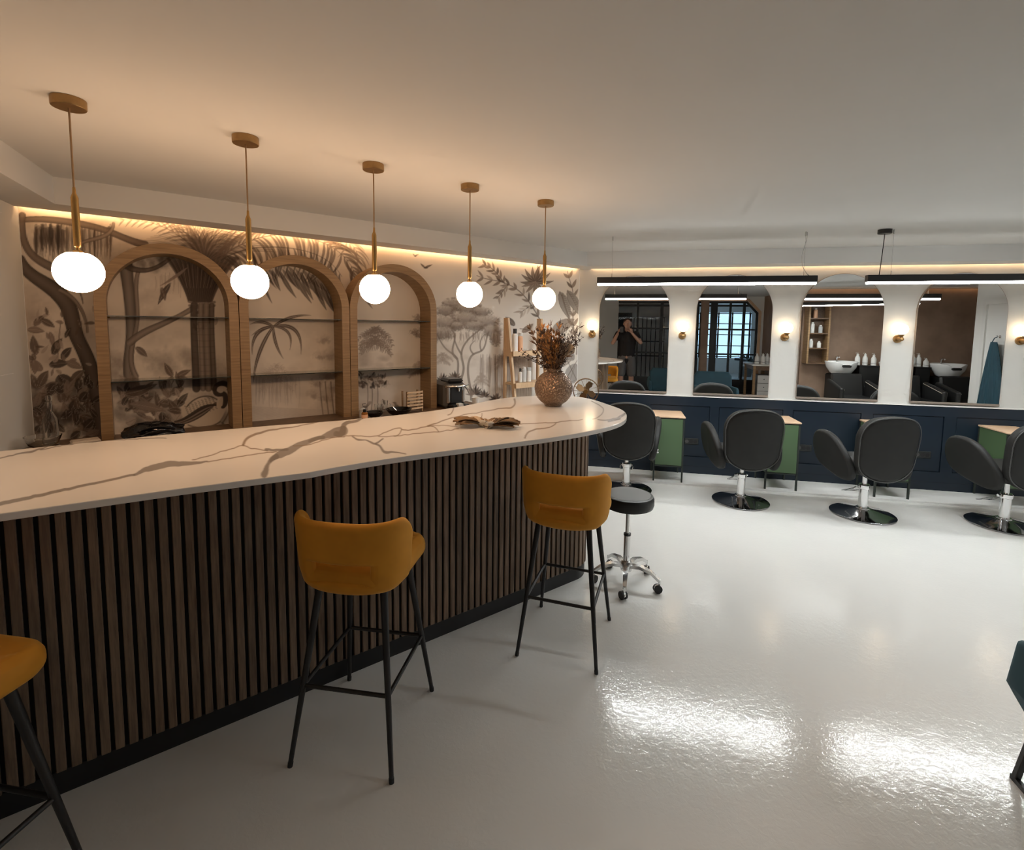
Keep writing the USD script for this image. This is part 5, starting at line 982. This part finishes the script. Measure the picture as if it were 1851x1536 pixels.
# ---------------------------------------------------------------- the photographer, seen in the first mirror
def sph(c, r, n=1):
    return np.array(trimesh.creation.icosphere(n, r).vertices) + np.array(c)
def chain(js, n=1):
    ms = []
    for (a, ra), (b, rb_) in zip(js[:-1], js[1:]): ms.append(manifold3d.Manifold.hull_points(np.vstack([sph(a, ra, n), sph(b, rb_, n)])))
    return ms
def fuse(ms, ref=.014, it=8):
    m = mesh_of(manifold3d.Manifold.batch_boolean(ms, manifold3d.OpType.Add).refine_to_length(ref)); m.merge_vertices(); trimesh.smoothing.filter_taubin(m, iterations=it); return m
person = thing('person', 'person in a black polo shirt and grey shorts holding up a phone in the mirror', 'person', W2(-.275, .15), RZ2)
LH, RH = np.array([-.150, .215, 1.575]), np.array([.055, .175, 1.560])      # left hand at the phone, right hand at the chin
LS, RS = np.array([-.195, -.01, 1.475]), np.array([.195, -.01, 1.475]); LE, RE = np.array([-.315, .12, 1.265]), np.array([.295, .14, 1.285])
LW, RW = np.array([-.210, .185, 1.48]), np.array([.10, .185, 1.495])
b = []
b += chain([((0, 0, .93), .125), ((0, -.01, 1.10), .118), ((0, -.01, 1.30), .135), ((0, -.015, 1.42), .115), ((0, -.01, 1.52), .062), ((0, .012, 1.60), .058)])
for s in (-1, 1):
    b += chain([((s * .07, 0, .95), .105), ((s * .075, -.01, 1.12), .095), ((s * .085, -.01, 1.33), .105), ((s * .14, -.015, 1.45), .072)])
    b += chain([((s * .09, 0, .92), .100), ((s * .105, .01, .70), .082), ((s * .115, .012, .50), .058), ((s * .118, -.012, .36), .060), ((s * .122, -.005, .12), .038), ((s * .124, -.012, .06), .040)])
    b += chain([((s * .124, -.02, .045), .038), ((s * .135, .09, .035), .036), ((s * .14, .15, .028), .028)])
b += chain([((0, -.005, 1.735), .088), ((0, .008, 1.70), .086), ((0, .035, 1.64), .060), ((0, .055, 1.605), .036)]) + chain([((0, .085, 1.715), .012), ((0, .105, 1.675), .015)]) + chain([((-.02, .075, 1.635), .016), ((.02, .075, 1.635), .016)])
for s in (-1, 1): b += chain([((s * .084, -.005, 1.71), .014), ((s * .086, -.008, 1.675), .011)])
for S_, E_, W_ in ((LS, LE, LW), (RS, RE, RW)): b += chain([(S_, .062), (S_ * .45 + E_ * .55, .050), (E_, .043), (E_ * .6 + W_ * .4, .041), (W_, .028)])
def hand(W_, dirv, palmn, side, spread, curl):
    dirv = dirv / np.linalg.norm(dirv); palmn = palmn - dirv * (palmn @ dirv); palmn /= np.linalg.norm(palmn); sd = np.cross(dirv, palmn) * side; o = []
    kn = [W_ + dirv * .085 + sd * x for x in (.030, .010, -.010, -.028)]
    o.append(manifold3d.Manifold.hull_points(np.vstack([sph(W_ + sd * .015, .018), sph(W_ - sd * .015, .018)] + [sph(k, .0125) for k in kn])))
    for k, L_ in zip(kn, (.068, .075, .070, .055)):
        d1_ = dirv * math.cos(curl) + palmn * math.sin(curl); d2_ = dirv * math.cos(curl * 2) + palmn * math.sin(curl * 2); d3_ = dirv * math.cos(curl * 2.8) + palmn * math.sin(curl * 2.8)
        o += chain([(k, .0098), (k + d1_ * L_ * .45, .0090), (k + d1_ * L_ * .45 + d2_ * L_ * .32, .0082), (k + d1_ * L_ * .45 + d2_ * L_ * .32 + d3_ * L_ * .25, .0075)])
    th = W_ + dirv * .025 + sd * .028; o += chain([(th, .014), (th + dirv * .03 + sd * .022 + palmn * .012, .0115), (th + dirv * .055 + sd * .022 + palmn * .028, .0095)]); return o
b += hand(LW, np.array([.25, .15, 1.0]), np.array([1.0, .1, -.2]), 1, .02, .45) + hand(RW, np.array([-.35, -.1, 1.0]), np.array([-.6, -.8, 0]), -1, .02, .5)
obj('body', fuse(b, .012, 6), 'skin', person, True)
sm = chain([((0, -.005, .90), .128), ((0, -.012, 1.10), .130), ((0, -.012, 1.30), .147), ((0, -.015, 1.43), .122)])
for s in (-1, 1): sm += chain([((s * .07, -.003, .91), .112), ((s * .078, -.01, 1.12), .108), ((s * .088, -.01, 1.33), .117), ((s * .145, -.015, 1.455), .083)])
for S_, E_ in ((LS, LE), (RS, RE)): sm += chain([(S_, .074), (S_ * .5 + E_ * .5, .066)])
sm += chain([((0, -.015, 1.45), .085), ((0, -.012, 1.515), .070)])
obj('polo_shirt', fuse(sm, .02, 10), 'shirt_black', person, True)
so = chain([((-.06, 0, .93), .122), ((.06, 0, .93), .122)])
for s in (-1, 1): so += chain([((s * .085, 0, .90), .118), ((s * .105, .008, .70), .103), ((s * .112, .012, .58), .098)])
obj('shorts', fuse(so, .02, 8), 'shorts_grey', person, True)
for s in (-1, 1): obj('shoe', fuse(chain([((s * .124, -.04, .05), .048), ((s * .134, .08, .042), .045), ((s * .141, .165, .034), .034)]) , .015, 6).slice_plane([0, 0, .002], [0, 0, 1], cap=False) if False else fuse(chain([((s * .124, -.04, .05), .048), ((s * .134, .08, .044), .043), ((s * .141, .165, .036), .034)]), .015, 6), 'shoe_dark', person, True)
hp = hull(np.vstack([sph((0, -.012, 1.745), .092, 2), sph((0, -.045, 1.70), .070, 2)])); hv = man_of(hp) - man_of(bx(-.2, .2, .052, .2, 1.5, 1.90)) - man_of(rot(bx(-.2, .2, .0, .3, 1.45, 1.765), -18, [1, 0, 0], (0, 0, 1.765))) - man_of(bx(-.2, .2, -.3, .3, 1.4, 1.665)); obj('hair', mesh_of(hv), 'hair_dark', person, 40)
for s in (-1, 1): e = obj('eye', ball(.0115, (s * .032, .083, 1.712), 2), 'eye_white', person, True); obj('iris', ball(.006, (s * .032, .0915, 1.712), 2), 'hair_dark', e, True)
# phone: directly behind the lens position
ph = thing('phone', 'dark phone held up in front of the face of the person in the mirror', 'phone', tuple(EYE - _fw * .022), RZ2)
obj('body', rb(-.02, .058, -.010, 0, -.118, .018, .004), 'plastic_black', ph, False); obj('camera_bump', rb(-.014, .018, 0, .0022, -.020, .013, .003), 'plastic_grey', ph, False)
for x, z in ((-.004, .003), (.009, -.010)): obj('lens', cyl((x, .002, z), (x, .0036, z), .0065, n=20), 'gloss_black', ph)

# ---------------------------------------------------------------- basins and shelves along the brown wall (seen in the mirrors)
def ft(n, s, z=0.0): return W2(n, s, z)
RZB = RZ2 + 180     # local +y runs back towards the brown wall, so a unit's front is -y seen from the mirrors
def make_backwash():
    t = thing('backwash_unit', 'x', 'basin chair', (0, 0, 0), 0, 'backwash basin chairs along the brown wall')   # x right (seen from the front), front towards -y
    obj('pedestal', rb(-.17, .17, .42, .75, 0, .80, .02), 'vinyl_black', t, 30)
    pr = [(0, .80), (.12, .80), (.17, .83), (.235, .93), (.262, 1.03), (.255, 1.045), (.240, 1.035), (.205, .93), (.15, .86), (0, .845)]
    bs = lathe(pr, 48); v = np.array(bs.vertices); yy = v[:, 1] / .26; v[:, 0] *= 1.02; v[:, 1] = v[:, 1] * .98 + .50; dip = np.exp(-(v[:, 0] / .085) ** 2) * np.clip(-yy, 0, 1) ** 1.5 * np.clip((v[:, 2] - .9) / .14, 0, 1); v[:, 2] -= .085 * dip; bs.vertices = v
    obj('basin', bs, 'ceramic_white', t, True); obj('neck_rest', mv(rot(pad(round_poly(.15, .05, .02), .04, .015, .03, 3), 20, [1, 0, 0]), 0, .255, .965), 'vinyl_black', t, True)
    obj('tap', tube(spline([(0, .70, 1.02), (0, .70, 1.10), (0, .65, 1.13), (0, .60, 1.11)], 12), .014, 12), 'chrome', t); obj('tap_lever', rb(-.012, .012, .69, .75, 1.10, 1.12, .004), 'chrome', t)
    def tilt(m, a, p): return rot(m, a, [1, 0, 0], p)
    obj('backrest', tilt(rb(-.26, .26, .12, .22, .40, .84, .03), -14, (0, .2, .45)), 'vinyl_black', t, 30); obj('seat', rb(-.26, .26, -.38, .16, .33, .46, .03), 'vinyl_black', t, 30); obj('seat_base', bx(-.22, .22, -.30, .30, .05, .34), 'plastic_black', t, False)
    obj('seat_trim', tube([(-.255, -.385, .44), (.255, -.385, .44)], .006, 8), 'tape_grey', t)
    for s in (-1, 1):
        m = man_of(rb(s * .31 - .045, s * .31 + .045, -.40, .20, .06, .62, .02)) ; obj('armrest', hull(np.vstack([sph((s * .31, -.38, .60), .040), sph((s * .31, .16, .70), .040), sph((s * .31, -.36, .10), .038), sph((s * .31, .18, .10), .038)])), 'vinyl_black', t, 40)
        obj('arm_trim', tube([(s * .31 - s * .042, -.39, .60), (s * .31 - s * .042, .15, .705)], .005, 6), 'tape_grey', t)
    for x in (-.2, .2):
        for y in (-.28, .24): obj('foot', cyl((x, y, 0), (x, y, .06), .02, n=12), 'plastic_black', t)
    return t
BW = make_backwash(); bw = [(4.03, 'left one in the third mirror'), (4.93, 'cut by the right edge of the third mirror'), (5.74, 'in the fourth mirror beside the white door')]
for i, (s, l) in enumerate(bw):
    p = W2(NB + .78, s); l = 'black basin chair with a white basin, ' + l
    if i == 0: BW.SetCustomDataByKey('label', l); BW.GetAttribute('xformOp:translate').Set(Gf.Vec3d(*map(float, p))); BW.GetAttribute('xformOp:rotateZ').Set(RZB)
    else: dup(BW, p, RZB, l)
for i, (a, b_) in enumerate(((4.32, 4.64), (5.22, 5.45))):
    t = thing('wash_counter', 'black counter between basin chairs under the pump bottles in the %s mirror' % ('third', 'fourth')[i], 'counter', W2(NB + .005, a), RZ2)
    obj('body', bx(0, b_ - a, 0, .32, 0, .95), 'vinyl_black', t, False); obj('top', rb(-.01, b_ - a + .01, 0, .34, .95, .975, .004), 'plastic_black', t, False)
def make_pump(h, r, label, loc):
    t = thing('pump_bottle', label, 'bottle', loc, RZ2, 'white pump bottles by the basins')
    obj('body', lathe([(0, 0), (r, 0), (r, h * .52), (r * .85, h * .64), (r * .42, h * .80), (r * .40, h * .84), (0, h * .84)], 28), 'plastic_white', t); obj('collar', lathe([(0, h * .83), (r * .5, h * .83), (r * .5, h * .90), (0, h * .90)], 20), 'plastic_white', t)
    obj('pump_head', cat(cyl((0, 0, h * .9), (0, 0, h * .98), r * .14, n=12), rb(-r * .9, r * .3, -.007, .007, h * .97, h, .003)), 'plastic_white', t, False); obj('band', lathe([(r * 1.002, h * .17), (r * 1.01, h * .17), (r * 1.01, h * .20), (r * 1.002, h * .20), (r * 1.002, h * .17)], 28), 'plastic_grey', t); return t
for i, (n, s, h, r, l) in enumerate([(.98, 4.335, .225, .043, 'leftmost of the three in the third mirror'), (.97, 4.465, .225, .043, 'middle of the three in the third mirror'), (1.02, 4.585, .215, .043, 'rightmost of the three in the third mirror'), (.98, 5.235, .24, .043, 'leftmost of the three in the fourth mirror'), (.96, 5.335, .24, .043, 'middle of the three in the fourth mirror'), (1.02, 5.425, .16, .043, 'shortest, beside the basin in the fourth mirror')]):
    make_pump(h, r, 'white pump bottle, ' + l, W2(NB + .005 + n - .80, s, .975))
# wall shelf with bottles at the end of the brown wall
t = thing('wall_shelf_unit', 'tall wooden wall shelf at the left edge of the third mirror', 'shelf', W2(NB + .005, SC + .03, .98), RZ2)
obj('side_panel', bx(.34, .37, 0, .24, 0, 1.14), 'oak', t, False); obj('side_panel', bx(0, .03, 0, .24, 0, 1.14), 'oak', t, False); obj('back_panel', bx(.03, .34, 0, .01, 0, 1.14), 'brown_wood', t, False)
for z in (0.0, .28, .56, .84, 1.12): obj('shelf_board', bx(.03, .34, .01, .235, z, z + .02), 'brown_wood', t, False)
sb = W2(NB + .005, SC + .03, .98)
for k, (x, z, h, m, l) in enumerate([(.10, .30, .14, 'plastic_white', 'lower'), (.24, .30, .10, 'plastic_white', 'lower'), (.11, .58, .18, 'plastic_white', 'middle'), (.25, .58, .13, 'bottle_clear', 'middle'), (.15, .86, .16, 'bottle_peach', 'upper')]):
    bottle('shelf_bottle', '%s bottle standing %s on the %s board of the wooden wall shelf' % ({'plastic_white': 'white', 'bottle_clear': 'clear', 'bottle_peach': 'peach'}[m], 'left' if x < .2 else 'right', l), sb + D2 * x + N2 * .12 + Z * (z + .0005), .035, h, m, 'plastic_white', .02, .6)
# worktable with bottles and a drawer trolley (second mirror)
tb = thing('work_table', 'marble-topped wooden table at the right edge of the second mirror', 'table', W2(-1.45, 2.90), RZ2)
obj('top', rb(0, .50, 0, .9, .80, .835, .005), 'table_marble', tb, False)
for x in (.03, .42):
    for y in (.03, .82): obj('leg', bx(x, x + .05, y, y + .05, 0, .80), 'oak', tb, False)
obj('apron', bx(.05, .45, .05, .85, .70, .80), 'brown_wood', tb, False)
for k, (x, y) in enumerate(((.16, .60), (.27, .66), (.38, .58))): make_pump(.24, .05, 'white pump bottle %s on the marble-topped table' % ('nearest the glass doors', 'in the middle', 'nearest the brown wall')[k], W2(-1.45 + y, 2.90 + x, .8355))
tr = thing('drawer_trolley', 'grey drawer trolley standing under the marble-topped table', 'trolley', W2(-.86, 3.02), RZ2)
obj('frame', bx(0, .28, 0, .26, .04, .60), 'plastic_grey', tr, False)
for k in range(3): d = obj('drawer', rb(.01, .27, .255, .275, .06 + k * .18, .23 + k * .18, .004), 'paper_grey', tr, False); obj('knob', ball(.010, (.14, .282, .145 + k * .18), 2), 'plastic_black', d)
for x in (.03, .25):
    for y in (.03, .23): obj('castor', cyl((x - .008, y, .02), (x + .008, y, .02), .02, n=14), 'rubber', tr); obj('castor_fork', bx(x - .010, x + .010, y - .008, y + .008, .02, .042), 'plastic_black', tr, False)
# teal gown on a hook beside the white door
gw = thing('teal_gown', 'teal gown hanging beside the white door in the fourth mirror', 'gown', W2(2.60, S2E - .075), RZ2)
def gs(sg_):
    def fn(u, v):
        a = (u - .5) * 2; w = .06 + .24 * (1 - v) ** .8; fold = .018 * np.sin(u * 19) * (1 - v) + .012 * np.sin(u * 37 + 2) * (1 - v); return np.stack([-.012 + fold - .02 * (1 - v) + sg_ * .004 - .03 * (1 - a * a), a * w + .06 * (1 - v), .42 + 1.05 * v], -1)
    return fn
obj('cloth', grid_shell(gs(1), gs(-1), 60, 24, lambda u, v: True), 'velvet_teal', gw, True); obj('hanger_loop', tube([(-.04, 0, 1.46), (-.01, 0, 1.53), (.03, 0, 1.55)], .006, 6), 'velvet_teal', gw); 
hk = thing('coat_hook', 'small chrome coat hook above the teal gown', 'hook', W2(2.60, S2E - .0125, 1.55), RZ2); obj('plate', cyl((-.001, 0, 0), (-.008, 0, 0), .02, n=20), 'chrome', hk); obj('peg', tube([(-.006, 0, 0), (-.04, 0, 0), (-.045, 0, .02)], .005, 8), 'chrome', hk)
# things in the daylit room beyond the glass
t = thing('globe_lamp', 'lit globe wall lamp in the daylit room beyond the glass', 'lamp', W2(-5.0, 1.656, 1.62), RZ2); obj('globe', ball(.075, (.10, 0, .08), 3), 'sconce_light', t, True); obj('plate', cyl((0, 0, 0), (.02, 0, 0), .05, n=24), 'brass', t); obj('arm', tube([(.015, 0, 0), (.10, 0, 0), (.10, 0, .03)], .012, 10), 'brass', t)
t = thing('far_stool', 'dark stool in the daylit room beyond the glass', 'stool', W2(-5.6, 3.75), 20); obj('seat', lathe([(0, .62), (.17, .62), (.18, .64), (.17, .69), (0, .70)], 32), 'vinyl_black', t); obj('post', cyl((0, 0, .05), (0, 0, .63), .025, n=16), 'metal_black', t); obj('base', lathe([(0, 0), (.24, 0), (.24, .012), (.04, .05), (0, .05)], 32), 'metal_black', t)
t = thing('potted_plant', 'dark leafy potted plant before the far window beyond the glass', 'plant', W2(-6.8, 4.25), 0); obj('pot', lathe([(0, 0), (.14, 0), (.18, .34), (.165, .34), (.15, .30), (0, .30)], 28), 'plastic_grey', t)
Rp = np.random.default_rng(3)
for k in range(22):
    a, l = Rp.uniform(0, 2 * PI), Rp.uniform(.35, .7); u = np.array([math.cos(a) * .55, math.sin(a) * .55, .85]); s_ = np.array([-math.sin(a), math.cos(a), 0]); o = np.array([0, 0, .30]); ms_ = [o, o + u * l * .5 + s_ * .05, o + u * l * .5 - s_ * .05, o + u * l + [0, 0, -.08], o + u * l * .5 + [0, 0, .01]]; obj('leaf', hull(ms_), 'green_dark', t, False)
